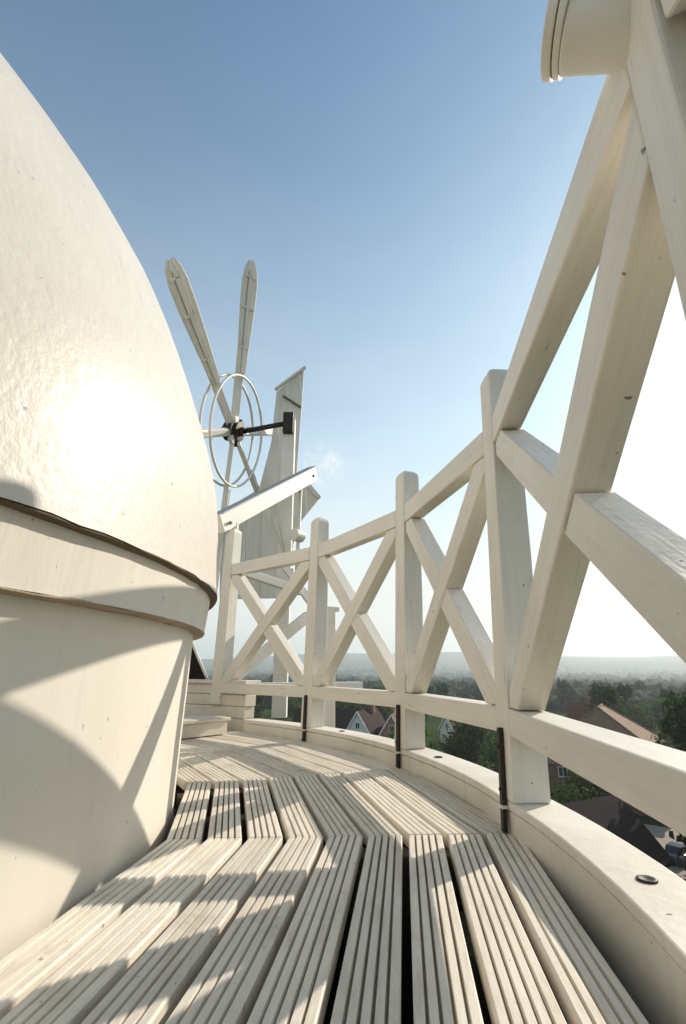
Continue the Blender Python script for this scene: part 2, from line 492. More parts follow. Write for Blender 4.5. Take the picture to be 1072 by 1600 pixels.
def empty(name, loc, label, cat, group=None, kind=None):
    o = bpy.data.objects.new(name, None)
    o.location = loc
    o.empty_display_size = 0.2
    COL.objects.link(o)
    tag(o, label, cat, group, kind)
    return o


def tag(o, label=None, cat=None, group=None, kind=None):
    if label: o['label'] = label
    if cat: o['category'] = cat
    if group: o['group'] = group
    if kind: o['kind'] = kind
    return o


BOXF = [(0, 1, 3, 2), (4, 6, 7, 5), (0, 4, 5, 1), (2, 3, 7, 6), (0, 2, 6, 4), (1, 5, 7, 3)]


def box_pts(c, ux, uy, uz, hx, hy, hz):
    c, ux, uy, uz = Vector(c), Vector(ux), Vector(uy), Vector(uz)
    return [c + ux * sx * hx + uy * sy * hy + uz * sz * hz for sx in (-1, 1) for sy in (-1, 1) for sz in (-1, 1)]


def bar(p, q, w, t, side=(0, 0, 1)):
    """box from p to q; w is its size across (along the side vector made square), t the other size"""
    p, q = Vector(p), Vector(q)
    d = (q - p).normalized()
    s = Vector(side); s = (s - d * s.dot(d)).normalized()
    o = d.cross(s)
    return box_pts((p + q) / 2, d, s, o, (q - p).length / 2, w / 2, t / 2)


def prism(poly, o, u, v, n, t):
    """extrude a 2D polygon (in u, v) by t along n"""
    o, u, v, n = Vector(o), Vector(u), Vector(v), Vector(n)
    k = len(poly)
    vs = [o + u * a + v * b for a, b in poly] + [o + u * a + v * b + n * t for a, b in poly]
    fs = [tuple(range(k)), tuple(range(2 * k - 1, k - 1, -1))]
    fs += [(i, (i + 1) % k, k + (i + 1) % k, k + i) for i in range(k)]
    return vs, fs


def clip(poly, a, b, c):
    """keep a*x + b*y <= c"""
    out = []
    for i in range(len(poly)):
        p, q = poly[i], poly[(i + 1) % len(poly)]
        dp, dq = a * p[0] + b * p[1] - c, a * q[0] + b * q[1] - c
        if dp <= 0: out.append(p)
        if dp * dq < 0:
            t = dp / (dp - dq)
            out.append((p[0] + (q[0] - p[0]) * t, p[1] + (q[1] - p[1]) * t))
    return out


def tube(path, r, seg=10, closed=False):
    path = [Vector(p) for p in path]
    n = len(path)
    vs, fs = [], []
    for i, p in enumerate(path):
        a = path[(i - 1) % n] if (closed or i > 0) else p
        b = path[(i + 1) % n] if (closed or i < n - 1) else p
        d = (b - a).normalized()
        s = d.orthogonal().normalized() if i == 0 else (s - d * s.dot(d)).normalized()
        o = d.cross(s)
        rr = r[i] if isinstance(r, (list, tuple)) else r
        vs += [p + (s * math.cos(2 * PI * k / seg) + o * math.sin(2 * PI * k / seg)) * rr for k in range(seg)]
    m = n if closed else n - 1
    for i in range(m):
        for k in range(seg):
            j = (i + 1) % n
            fs.append((i * seg + k, i * seg + (k + 1) % seg, j * seg + (k + 1) % seg, j * seg + k))
    if not closed:
        fs += [tuple(range(seg - 1, -1, -1)), tuple((n - 1) * seg + k for k in range(seg))]
    return vs, fs


# ------------------------------------------------------------------ the ring everything stands on
CX, CY = -2.51, 1.32


def pol(r, a, z=0.0):
    return Vector((CX + r * math.cos(R(a)), CY + r * math.sin(R(a)), z))


GROUND = -17.0


def ground_z(x, y):
    d = math.hypot(x, y)
    z = GROUND - 12.0 * min(1.0, max(0.0, (d - 150) / 900))
    t = min(1.0, max(0.0, (d - 2100) / 2600))
    a = math.atan2(x, y)
    crest = 112 + 30 * math.sin(a * 3.1 + 0.6) + 14 * math.sin(a * 8.3 + 1.0) + 7 * math.sin(a * 17 + 2.0) + 48 * noise.noise(Vector((x * 0.0009, y * 0.0009, 0.0)))
    if d > 900:
        z += 10 * noise.noise(Vector((x * 0.0016, y * 0.0016, 4.0))) * min(1, (d - 900) / 600)
    return z + crest * (t * t * (3 - 2 * t))


# ------------------------------------------------------------------ terrain
def terrain():
    rings = [0, 15, 30, 60, 100, 150, 220, 320, 450, 620, 820, 1050, 1300, 1600, 1900, 2200, 2500, 2800, 3100, 3400, 3700, 4000, 4300, 4600, 4900, 5400]
    seg = 160
    vs = [(0, 0, ground_z(0, 0))]
    for d in rings[1:]:
        for k in range(seg):
            a = 2 * PI * k / seg
            x, y = d * math.sin(a), d * math.cos(a)
            vs.append((x, y, ground_z(x, y)))
    fs = [(0, 1 + k, 1 + (k + 1) % seg) for k in range(seg)]
    for i in range(len(rings) - 2):
        b0, b1 = 1 + i * seg, 1 + (i + 1) * seg
        for k in range(seg):
            k2 = (k + 1) % seg
            fs.append((b0 + k, b1 + k, b1 + k2, b0 + k2))
    o = build('terrain', vs, fs, M['ground'], smooth=True)
    tag(o, kind='structure')


terrain()


# ------------------------------------------------------------------ windmill tower and cap
def lathe(profile, a0=0, a1=360, seg=144, jitter=None):
    full = abs(a1 - a0 - 360) < 1e-6
    n = seg if full else seg + 1
    vs, fs = [], []
    for j, (r, z) in enumerate(profile):
        for k in range(n):
            a = a0 + (a1 - a0) * k / seg
            dr, dz = jitter(j, a) if jitter else (0, 0)
            vs.append(pol(r + dr, a, z + dz))
    for j in range(len(profile) - 1):
        for k in range(seg):
            k2 = (k + 1) % n if full else k + 1
            fs.append((j * n + k, j * n + k2, (j + 1) * n + k2, (j + 1) * n + k))
    return vs, fs


cap = empty('windmill_cap', (CX, CY, 0), 'big domed cream windmill cap with a glossy painted skin filling the left side', 'windmill cap')
prof_z = [0.630, 0.7, 0.8, 0.9, 1.0, 1.1, 1.2, 1.3, 1.4, 1.5, 1.6, 1.7, 1.8, 1.9, 2.0, 2.1, 2.2, 2.3, 2.4, 2.5, 2.6, 2.7, 2.8, 2.9, 3.0, 3.1, 3.2, 3.27, 3.31]
prof_r = [2.126, 2.122, 2.118, 2.110, 2.093, 2.068, 2.037, 2.003, 1.966, 1.926, 1.882, 1.825, 1.758, 1.687, 1.612, 1.535, 1.458, 1.378, 1.295, 1.21, 1.12, 1.025, 0.92, 0.81, 0.68, 0.53, 0.35, 0.18, 0.02]


def wob(j, a):
    k = max(0.0, 1 - j / 5.0)
    return (0.006 * noise.noise(Vector((a * 0.08, j * 0.3, 1.0))), k * (0.006 * noise.noise(Vector((a * 0.22, 0, 7.0))) + 0.004 * noise.noise(Vector((a * 1.1, 0, 3.0)))))


shell_prof = list(zip(prof_r, prof_z))
vs, fs = lathe(shell_prof, seg=216, jitter=wob)
sh = build('shell', vs, fs, M['cap'], cap, smooth=True)
for p in sh.data.polygons:
    pass
# thin dark brown lip under the skirt, slightly uneven
def wob2(j, a):
    return (0.004 * noise.noise(Vector((a * 0.9, j, 2.0))), 0.004 * noise.noise(Vector((a * 0.7, j, 5.0))))


vs, fs = lathe([(2.098, 0.6300), (2.1235, 0.6298), (2.1225, 0.6258), (2.098, 0.6248)], seg=216, jitter=wob2)
build('brown_edge', vs, fs, M['edge'], cap, smooth=True)
vs, fs = lathe([(2.090, 0.5130), (2.091, 0.53), (2.097, 0.58), (2.102, 0.637)], seg=180)
build('band', vs, fs, M['band'], cap, smooth=True)
vs, fs = lathe([(2.050, 0.5140), (2.0905, 0.5128), (2.0895, 0.5095), (2.050, 0.5085)], seg=180, jitter=wob2)
build('brown_edge', vs, fs, M['edge_pale'], cap, smooth=True)  # thin paler brown lip under the band
vs, fs = lathe([(2.034, -0.32), (2.036, 0.0), (2.042, 0.2), (2.050, 0.4), (2.053, 0.526)], seg=180)
build('curb_wall', vs, fs, M['drum'], cap, smooth=True)
# finial on the crown of the cap
vs, fs = lathe([(0.09, 3.30), (0.10, 3.34), (0.05, 3.38), (0.05, 3.44), (0.10, 3.50), (0.11, 3.56), (0.07, 3.62), (0.02, 3.66), (0.003, 3.72)], seg=24)
build('finial', vs, fs, M['fan'], cap, smooth=True)

tower = empty('mill_tower', (CX, CY, GROUND), 'tall black tarred mill tower under the white cap and gallery', 'mill tower')
vs, fs = lathe([(3.6, GROUND - 0.5), (3.55, GROUND + 0.1), (2.15, -1.5), (3.12, -0.62), (3.12, -0.46), (0.3, -0.44)], seg=24)  # flare below the gallery is added to keep the gaps between deck boards dark
build('body', vs, fs, M['wood_dark'], tower)

# ------------------------------------------------------------------ deck
POSTS = [-54.0, -36.0, -18.2, 3.0, 20.5, 38.5, 56.5]
POST_R = {-54.0: 2.975, -36.0: 2.975, -18.2: 2.982}
POST_LEAN = {-54.0: 0.0, -36.0: 0.0, -18.2: 0.0}
MITRES = [-52.0, -34.5, -16.0, 3.0, 20.5, 38.5, 56.5, 74.0]
deck = empty('gallery_deck', (CX, CY, 0), 'cream gallery deck of grooved boards bending round the cap', 'deck')


def board_mesh(r0, r1, half, seed):
    """grooved board, local x outward, local y along; mitred to the segment's two radial lines"""
    rr = random.Random(seed)
    w = r1 - r0
    prof = [(0.0, -0.032), (0.0, -0.0035), (0.0025, 0.0)]
    nr = 5
    pitch = w / nr
    for k in range(nr):
        x0 = k * pitch
        if k:
            prof += [(x0 - 0.0028, 0.0), (x0 - 0.0017, -0.008), (x0 + 0.0017, -0.008), (x0 + 0.0028, 0.0)]
    prof += [(w - 0.0025, 0.0), (w, -0.0035), (w, -0.032)]
    n = len(prof)
    vs, fs = [], []
    ta = math.tan(R(half))
    gap = 0.0016
    cut = (-1.0, -0.5, 0.0, 0.5, 1.0)
    for c in cut:
        dz = 0.0 if abs(c) == 1 else rr.uniform(-0.0012, 0.0012)
        for x, z in prof:
            X = r0 + x
            vs.append((X * 1.0, c * (X * ta - gap), z + dz))
    for i in range(len(cut) - 1):
        for k in range(n):
            k2 = (k + 1) % n
            fs.append((i * n + k, i * n + k2, (i + 1) * n + k2, (i + 1) * n + k))
    fs += [tuple(range(n)), tuple((len(cut) - 1) * n + k for k in range(n - 1, -1, -1))]
    me = bpy.data.meshes.new('deck_board')
    me.from_pydata(vs, [], fs)
    bm = bmesh.new(); bm.from_mesh(me); bmesh.ops.recalc_face_normals(bm, faces=bm.faces); bm.to_mesh(me); bm.free()
    me.materials.append(M['deck'])
    me.materials.append(M['groove'])
    for p in me.polygons:
        if p.normal.z > 0.9 and max(me.vertices[i].co.z for i in p.vertices) < -0.0065:
            p.material_index = 1
    return me


BOARDS = [(2.083 + 0.0990 * k, 2.1665 + 0.0990 * k) for k in range(9)]
BOARDS[-1] = (BOARDS[-1][0], 2.958)
for s in range(len(MITRES) - 1):
    a0, a1 = MITRES[s], MITRES[s + 1]
    half = (a1 - a0) / 2
    for k, (r0, r1) in enumerate(BOARDS):
        ca = math.cos(R(half))
        jit = random.uniform(-0.0015, 0.0015)
        # radii are those at the mitre; the flat of the board is nearer the middle
        me = board_mesh((r0 + jit) * ca, (r1 + jit) * ca, half, s * 20 + k)
        o = link('deck_board', me, None, deck, (0, 0, random.uniform(-0.0012, 0.0012)), R((a0 + a1) / 2))
for a in MITRES:
    d = pol(1, a) - pol(0, a)
    t = Vector((-d.y, d.x, 0))
    build('joist', box_pts(pol(2.48, a, -0.094), d, t, (0, 0, 1), 0.43, 0.035, 0.058), BOXF, M['under'], deck, bevel=0.004)
for s in range(len(MITRES) - 1):
    if s in (2,):
        continue
    a = (MITRES[s] + MITRES[s + 1]) / 2
    d = pol(1, a) - pol(0, a)
    t = Vector((-d.y, d.x, 0))
    build('joist', box_pts(pol(2.48, a, -0.094), d, t, (0, 0, 1), 0.43, 0.03, 0.055), BOXF, M['under'], deck, bevel=0.004)

# ------------------------------------------------------------------ kerb round the deck's edge
kerb = empty('gallery_kerb', (CX, CY, 0), 'low cream kerb along the outer edge of the deck under the posts', 'kerb')


def kerb_r(a):
    if a > 3: return 2.936
    return 2.936 + 0.055 * min(1, (3 - a) / 20.8)


def ring_block(a0, a1, dr0, dr1, z0, z1, step=2.2):
    n = max(2, int((a1 - a0) / step) + 1)
    vs, fs = [], []
    for i in range(n + 1):
        a = a0 + (a1 - a0) * i / n
        r = kerb_r(a)
        vs += [pol(r + dr0, a, z0), pol(r + dr1, a, z0), pol(r + dr1, a, z1), pol(r + dr0, a, z1)]
    for i in range(n):
        for k in range(4):
            fs.append((i * 4 + k, i * 4 + (k + 1) % 4, i * 4 + 4 + (k + 1) % 4, i * 4 + 4 + k))
    fs += [(0, 1, 2, 3), (n * 4 + 3, n * 4 + 2, n * 4 + 1, n * 4)]
    return vs, fs


for i in range(len(POSTS) - 1):
    a0, a1 = POSTS[i], POSTS[i + 1]
    if i == len(POSTS) - 2:
        a1 = 50.5
    vs, fs = ring_block(a0 + 0.03, a1 - 0.03, 0.0, 0.105, -0.42, 0.0515)  # carried down past the deck to shut light out from beneath the boards
    build('kerb_board', vs, fs, M['kerb'], kerb, bevel=0.002)
    vs, fs = ring_block(a0 + 0.05, a1 - 0.05, -0.003, 0.118, 0.0535, 0.075)
    build('kerb_cap', vs, fs, M['kerb'], kerb, bevel=0.004)
for a, dr in ((-7.0, 0.055), (15.6, 0.045), (33.0, 0.05), (-28.0, 0.05)):
    c = pol(kerb_r(a) + dr, a, 0.0755)
    vs, fs = [], []
    for j, (r, z) in enumerate(((0.016, 0.0), (0.016, 0.0022), (0.012, 0.003), (0.0085, 0.0012), (0.001, 0.0006))):
        vs += [c + Vector((r * math.cos(k * PI / 8), r * math.sin(k * PI / 8), z)) for k in range(16)]
    for j in range(4):
        fs += [(j * 16 + k, j * 16 + (k + 1) % 16, j * 16 + 16 + (k + 1) % 16, j * 16 + 16 + k) for k in range(16)]
    build('bolt_cap', vs, fs, M['iron'], kerb, smooth=True)

# ------------------------------------------------------------------ balustrade
bal = empty('gallery_balustrade', (CX, CY, 0), 'tall white timber balustrade of round topped posts, rails and crossed braces', 'balustrade')
LEAN = 0.034


def lean(vs, a):
    d = Vector((math.cos(R(a)), math.sin(R(a)), 0))
    return [Vector(v) + d * POST_LEAN.get(a, LEAN) * max(0.0, Vector(v).z) for v in vs]


def lean_bay(vs, A, u, L, d, l0, l1):
    """the bay follows the lean of the post at each of its ends"""
    out = []
    for v in vs:
        v = Vector(v)
        t = max(0.0, min(1.0, (v - A).dot(u) / L))
        out.append(v + d * (l0 + (l1 - l0) * t) * max(0.0, v.z))
    return out


def post_r(a):
    return POST_R.get(a, 2.93)


def make_post(a, z0, z1):
    ri = post_r(a)
    d = pol(1, a) - pol(0, a)
    t = Vector((-d.y, d.x, 0))
    bm = bmesh.new()
    b, tp = 0.049, 0.043
    base, top = pol(ri + b, a, z0), pol(ri + b, a, z1)
    low = [bm.verts.new(base + d * sx * b + t * sy * b) for sx, sy in ((-1, -1), (1, -1), (1, 1), (-1, 1))]
    mid = [bm.verts.new(base + Vector((0, 0, (z1 - z0) * 0.5)) + d * (sx * 0.047) + t * sy * 0.047) for sx, sy in ((-1, -1), (1, -1), (1, 1), (-1, 1))]
    up = [bm.verts.new(top + d * (sx * tp + (tp - b)) + t * sy * tp) for sx, sy in ((-1, -1), (1, -1), (1, 1), (-1, 1))]
    for lo, hi in ((low, mid), (mid, up)):
        for k in range(4):
            bm.faces.new((lo[k], lo[(k + 1) % 4], hi[(k + 1) % 4], hi[k]))
    ft = bm.faces.new(up); bm.faces.new(low[::-1])
    bmesh.ops.recalc_face_normals(bm, faces=bm.faces)
    bmesh.ops.bevel(bm, geom=list(ft.edges), offset=0.039, segments=6, profile=0.5, affect='EDGES', clamp_overlap=True)
    es = [e for e in bm.edges if len(e.link_faces) == 2 and e.calc_face_angle(0) > R(50)]
    bmesh.ops.bevel(bm, geom=es, offset=0.0045, segments=2, profile=0.5, affect='EDGES', clamp_overlap=True)
    for v in bm.verts:
        v.co = lean([v.co], a)[0] - Vector((CX, CY, 0))
    me = bpy.data.meshes.new('post'); bm.to_mesh(me); bm.free(); set_grain(me, (0, 0, 1))
    p = link('post', me, M['rail'], bal)
    # black iron strap on the inner face, down to the deck
    if z0 < 0.1:
        c = pol(ri, a)
        poly = [(-0.010, 0.002), (0.010, 0.002), (0.0105, 0.235), (0.007, 0.247), (-0.007, 0.247), (-0.0105, 0.235)]
        vs, fs = prism(poly, c - d * 0.001, t, (0, 0, 1), -d, 0.012)
        build('iron_strap', lean(vs, a), fs, M['iron'], p, bevel=0.0015)
        vs, fs = prism([(-0.012, 0.056), (0.012, 0.056), (0.012, 0.064), (-0.012, 0.064)], c, t, (0, 0, 1), -d, 0.0155)
        build('strap_clip', lean(vs, a), fs, M['rail'], p, bevel=0.001)
        for z in (0.10, 0.20):
            vs, fs = tube([c - d * (0.0125), c - d * 0.0165], 0.0045, 8)
            build('bolt_head', lean([v + Vector((0, 0, z)) for v in vs], a), fs, M['iron'], p)
    return p


for a in POSTS[:-1]:
    make_post(a, 0.0755, 1.331)
make_post(POSTS[-1], 0.157, 1.43)

BR0, BR1, TR0, TR1 = 0.232, 0.297, 1.055, 1.140
for i in range(len(POSTS) - 1):
    a0, a1 = POSTS[i], POSTS[i + 1]
    A, B = pol(post_r(a0), a0), pol(post_r(a1), a1)
    u = (B - A).normalized()
    nrm = Vector((u.y, -u.x, 0))           # outward
    L = (B - A).length
    am = (a0 + a1) / 2
    bay = (A, u, L, nrm, POST_LEAN.get(a0, LEAN), POST_LEAN.get(a1, LEAN))
    s0, s1 = 0.046, L - 0.046
    rec = 0.009
    z = Vector((0, 0, 1))
    tr0, tr1 = (TR0, TR1)
    vs, fs = prism([(s0 - .004, BR0), (s1 + .004, BR0), (s1 + .004, BR1), (s0 - .004, BR1)], A + nrm * rec, u, z, nrm, 0.078)
    build('bottom_rail', lean_bay(vs, *bay), fs, M['rail'], bal, bevel=0.004, axis=u)
    vs, fs = prism([(s0 - .004, tr0), (s1 + .004, tr0), (s1 + .004, tr1), (s0 - .004, tr1)], A + nrm * rec, u, z, nrm, 0.066)
    build('handrail', lean_bay(vs, *bay), fs, M['rail'], bal, bevel=0.005, axis=u)
    # crossed braces: one runs through from the low end (a1 side) to the high end (a0 side), the other butts it in two pieces
    w = 0.084
    z0, z1 = BR1 + 0.0025, tr0 - 0.0025
    rect = [(s0 + .001, z0), (s1 - .001, z0), (s1 - .001, z1), (s0 + .001, z1)]
    if i == len(POSTS) - 2:
        pass
    near = abs(a1 - 3.0) < 1e-6
    p, q = (s1 - 0.012, z0 + 0.0), ((s0, 0.992) if near else (s0 + 0.012, z1))
    dx, dy = q[0] - p[0], q[1] - p[1]
    ln = math.hypot(dx, dy); nx, ny = -dy / ln, dx / ln
    c0 = nx * p[0] + ny * p[1]
    through = clip(clip(rect, nx, ny, c0 + w / 2), -nx, -ny, -c0 + w / 2)
    p2, q2 = ((s0, 0.368) if near else (s0 + 0.012, z0)), (s1 - 0.012, z1)
    dx, dy = q2[0] - p2[0], q2[1] - p2[1]
    ln = math.hypot(dx, dy); mx, my = -dy / ln, dx / ln
    c2 = mx * p2[0] + my * p2[1]
    other = clip(clip(rect, mx, my, c2 + w / 2), -mx, -my, -c2 + w / 2)
    h1 = clip(other, nx, ny, c0 - w / 2 - 0.003)
    h2 = clip(other, -nx, -ny, -c0 - w / 2 - 0.003)
    da = u * (q[0] - p[0]) + z * (q[1] - p[1]); db = u * (q2[0] - p2[0]) + z * (q2[1] - p2[1])
    for poly, dep, dax in ((through, 0.0, da), (h1, 0.0025, db), (h2, 0.002, db)):
        vs, fs = prism(poly, A + nrm * (rec + 0.004 + dep), u, z, nrm, 0.068)
        build('brace', lean_bay(vs, *bay), fs, M['rail'], bal, bevel=0.004, axis=dax)

# stub bracket with a curved end board, standing off the near post's inner face
a4 = -18.2
d4 = pol(1, a4) - pol(0, a4); t4 = Vector((-d4.y, d4.x, 0))
BT = R(20)
brk_c = pol(2.982 + 0.004, a4, 1.126) + t4 * 0.030
brk = empty('stub_bracket', pol(2.982, a4, 1.108), 'short white stub drum with a rimmed end, high on the nearest post', 'bracket')
ax = -d4 * math.cos(BT) + Vector((0, 0, math.sin(BT)))
upv = (Vector((0, 0, 1)) - ax * ax.z).normalized() * 0.012
vs, fs = tube([brk_c - ax * 0.02, brk_c + ax * 0.066], 0.040, 32)
build('arm', vs, fs, M['rail'], brk, bevel=0.003)
vs, fs = tube([brk_c + ax * 0.0665 + upv, brk_c + ax * 0.075 + upv], 0.050, 40)
build('flange', vs, fs, M['rail'], brk, bevel=0.002)
vs, fs = tube([brk_c + ax * 0.0765 + upv, brk_c + ax * 0.088 + upv], 0.051, 40)
build('end_board', vs, fs, M['rail'], brk, bevel=0.002)

# ------------------------------------------------------------------ fan stage: low wall, step, spar, uprights, struts
stage = empty('fan_stage_wall', pol(3.02, 58, -0.05), 'low cream boarded wall at the far end of the gallery', 'wall')


def rblock(a0, a1, r0, r1, z0, z1, n=8):
    vs, fs = [], []
    for i in range(n + 1):
        a = a0 + (a1 - a0) * i / n
        vs += [pol(r0, a, z0), pol(r1, a, z0), pol(r1, a, z1), pol(r0, a, z1)]
    for i in range(n):
        for k in range(4):
            fs.append((i * 4 + k, i * 4 + (k + 1) % 4, i * 4 + 4 + (k + 1) % 4, i * 4 + 4 + k))
    fs += [(0, 1, 2, 3), (n * 4 + 3, n * 4 + 2, n * 4 + 1, n * 4)]
    return vs, fs


for k, (z0, z1) in enumerate(((-0.05, 0.072), (0.0745, 0.148), (0.1505, 0.222), (0.2245, 0.29))):
    vs, fs = rblock(51.2 + 0.2 * (k % 2), 78, 2.965 + 0.004 * (k % 2), 3.06, z0, z1)
    build('plank', vs, fs, M['kerb'], stage, bevel=0.003)
vs, fs = rblock(50.8, 78.2, 2.945, 3.085, 0.292, 0.316)
build('coping', vs, fs, M['kerb'], stage, bevel=0.004)

step = empty('deck_step', pol(2.6, 54, 0), 'low cream box step on the deck at the foot of the far wall', 'step')
vs, fs = rblock(50.0, 62, 2.12, 2.78, 0.006, 0.080, 5)
build('riser', vs, fs, M['kerb'], step, bevel=0.003)
vs, fs = rblock(49.7, 62, 2.12, 2.795, 0.082, 0.102, 5)
build('tread', vs, fs, M['kerb'], step, bevel=0.003)

frame = empty('fan_stage_timberwork', (-0.7, 4.1, 0.1), 'white timber frame of spar, uprights and struts carrying the fan', 'timber frame')


def fbar(name, p, q, w, t, side=(0, 0, 1), mat='fan', bevel=0.004, parent=None):
    return build(name, bar(p, q, w, t, side), BOXF, M[mat], parent or frame, bevel=bevel)


spar = fbar('spar', (-0.955, 3.765, 1.445), (-0.315, 5.07, 2.36), 0.142, 0.085)
fbar('coping_strip', (-0.965, 3.77, 1.528), (-0.325, 5.075, 2.443), 0.012, 0.115, mat='lead', bevel=0.002)
fbar('upright', (-0.5908, 5.1012, -0.0446), (-0.5908, 5.1012, 3.0091), 0.135, 0.117, (1, 0, 0))
fbar('post', (-0.865, 3.93, 0.10), (-0.865, 3.93, 1.50), 0.06, 0.06, (1, 0, 0))
fbar('post', (-0.105, 4.30, -0.10), (-0.105, 4.30, 0.86), 0.085, 0.085, (1, 0, 0))
fbar('post', (-0.235, 4.30, -0.10), (-0.235, 4.30, 1.00), 0.05, 0.05, (1, 0, 0))
fbar('rail', (-0.86, 3.97, 1.145), (-0.36, 4.45, 1.03), 0.065, 0.06)
fbar('strut', (-0.90, 4.16, 0.28), (-0.30, 4.50, 0.83), 0.085, 0.07)
fbar('strut', (-0.52, 4.46, 1.26), (-0.02, 4.62, 0.60), 0.06, 0.06)
fbar('sill', (-1.2, 4.05, 0.24), (0.15, 4.55, 0.24), 0.09, 0.10)
fbar('arm', (-0.27, 4.30, 0.88), (-0.03, 4.30, 0.86), 0.035, 0.03)
# thin hanging rod with its roller
vs, fs = tube([(-0.427, 4.8672, 2.155), (-0.4504, 4.914, 1.1605)], 0.019, 10)
build('rod', vs, fs, M['fan'], frame, smooth=True)
vs, fs = tube([(-0.4797, 4.8087, 1.6343), (-0.4095, 4.9023, 1.6343)], 0.06, 20)
build('roller', vs, fs, M['fan'], frame, bevel=0.004)
vs, fs = tube([(-0.7254, 4.9725, 1.9444), (-0.585, 5.0544, 1.4881)], 0.014, 8)
build('rod', vs, fs, M['fan'], frame, smooth=True)
fbar('back_strut', (-0.7722, 5.0661, 1.9678), (-0.6318, 5.148, 1.4881), 0.053, 0.045, (1, 0, 0), 'panel')
# bearing block on top of the upright
fbar('bearing', (-0.5908, 5.0134, 2.8102), (-0.5908, 5.0134, 3.0442), 0.11, 0.07, (1, 0, 0), 'iron')
for p in ((-0.308, 4.995, 2.31), (-0.875, 3.815, 1.47)):
    vs, fs = tube([Vector(p), Vector(p) + Vector((0.012, -0.0055, 0))], 0.014, 10)
    build('bolt', vs, fs, M['iron'], frame)
for p, q in (((-0.4914, 4.8321, 1.2424), (-0.4914, 4.8321, 1.3009)), ((-0.5499, 4.914, 1.0201), (-0.5148, 4.914, 1.102)), ((-0.6552, 4.914, 0.8212), (-0.585, 4.914, 0.9382))):
    vs, fs = tube([p, q], 0.018, 8)
    build('chain_link', vs, fs, M['iron'], frame)

# dark gusset seen low behind the cap, with its stay rod
gus = empty('dark_gusset', (-1.12, 4.0, 0.2), 'small black triangular brace board beside the cap above the far wall', 'brace board')
vs, fs = prism([(-0.16, 0.0), (0.075, 0.0), (-0.065, 0.29), (-0.16, 0.42)], (-1.10, 4.06, 0.305), (1, 0, 0), (0, 0, 1), (0, 1, 0), 0.04)
build('board', vs, fs, M['wood_dark'], gus, bevel=0.003)
vs, fs = tube([(-1.165, 4.04, 0.60), (-1.015, 4.04, 0.31)], 0.011, 8)
build('stay_rod', vs, fs, M['fan'], gus, smooth=True)

# ------------------------------------------------------------------ boarded panels behind the fan
def screen(name, label, poly, y, ang, pw, seed):
    """planked board in the plane of constant y; planks run at angle ang from vertical"""
    rr = random.Random(seed)
    cx = sum(p[0] for p in poly) / len(poly); cz = min(p[1] for p in poly)
    rt = empty(name, (cx, y, cz), label, 'boarded panel')
    nx, nz = math.cos(ang), math.sin(ang)
    ds = [p[0] * nx + p[1] * nz for p in poly]
    k = math.floor(min(ds) / pw)
    while k * pw < max(ds):
        pc = clip(clip(poly, nx, nz, (k + 1) * pw - 0.004), -nx, -nz, -k * pw)
        k += 1
        if len(pc) < 3: continue
        area = abs(sum(pc[i][0] * pc[(i + 1) % len(pc)][1] - pc[(i + 1) % len(pc)][0] * pc[i][1] for i in range(len(pc)))) / 2
        if area < 0.002: continue
        vs, fs = prism(pc, (0, y + rr.uniform(0, 0.006), 0), (1, 0, 0), (0, 0, 1), (0, 1, 0), 0.03)
        build('plank', vs, fs, M['panel'], rt, bevel=0.002)
    return rt


CP, SP = math.cos(PITCH), math.sin(PITCH)


def at(u, v, y):
    """world x, z of the photograph's pixel at depth y"""
    px, py = (u - 536) / FPX, (800 - v) / FPX
    t = y / (CP - py * SP)
    return (px * t, EYE + (SP + py * CP) * t)


up_poly = [at(u, v, 6.0) for u, v in ((395, 800), (424, 690), (432, 612), (475, 578), (471, 640), (463, 745))]
sc1 = screen('fan_stage_screen', 'upper pale grey boarded panel with slanted top behind the fan', up_poly, 6.0, R(8), 0.18, 3)
e0, e1 = at(430, 608, 5.97), at(477, 573, 5.97)
build('edge_batten', bar((e0[0], 5.985, e0[1]), (e1[0], 5.985, e1[1]), 0.03, 0.05), BOXF, M['panel'], sc1, bevel=0.003)
e0, e1 = at(442, 618, 5.97), at(470, 636, 5.97)
build('batten', bar((e0[0], 5.98, e0[1]), (e1[0], 5.98, e1[1]), 0.018, 0.03), BOXF, M['edge'], sc1, bevel=0.002)
lo_poly = [at(u, v, 6.2) for u, v in ((343, 936), (345, 800), (440, 742), (476, 752), (499, 778), (470, 814), (458, 850), (452, 934))]
sc2 = screen('fan_stage_screen', 'lower grey boarded panel under the white spar with a corner sticking out', lo_poly, 6.2, R(2), 0.19, 4)
e0, e1 = at(478, 753, 6.18), at(499, 778, 6.18)
build('edge_batten', bar((e0[0], 6.185, e0[1]), (e1[0], 6.185, e1[1]), 0.05, 0.05), BOXF, M['panel'], sc2, bevel=0.003)

# ------------------------------------------------------------------ the fantail itself
hub_xz = at(365, 674, 5.265)
HUB = Vector((hub_xz[0], 5.265, hub_xz[1]))
psi, tau = R(13), R(-9)
fe = Vector((math.sin(psi), math.cos(psi), 0))
fe = Vector((math.sin(psi), math.cos(psi), 0))
m0 = Vector((math.cos(psi), -math.sin(psi), 0))
fn = (m0 * math.cos(tau) + Vector((0, 0, 1)) * math.sin(tau)).normalized()     # towards the camera side
fw = fn.cross(fe)
if fw.z < 0: fw = -fw
fan = empty('fantail', HUB, 'six bladed white wooden fantail on a black axle beyond the cap', 'fantail')


def fdir(ang):
    return fe * math.cos(R(ang)) + fw * math.sin(R(ang))


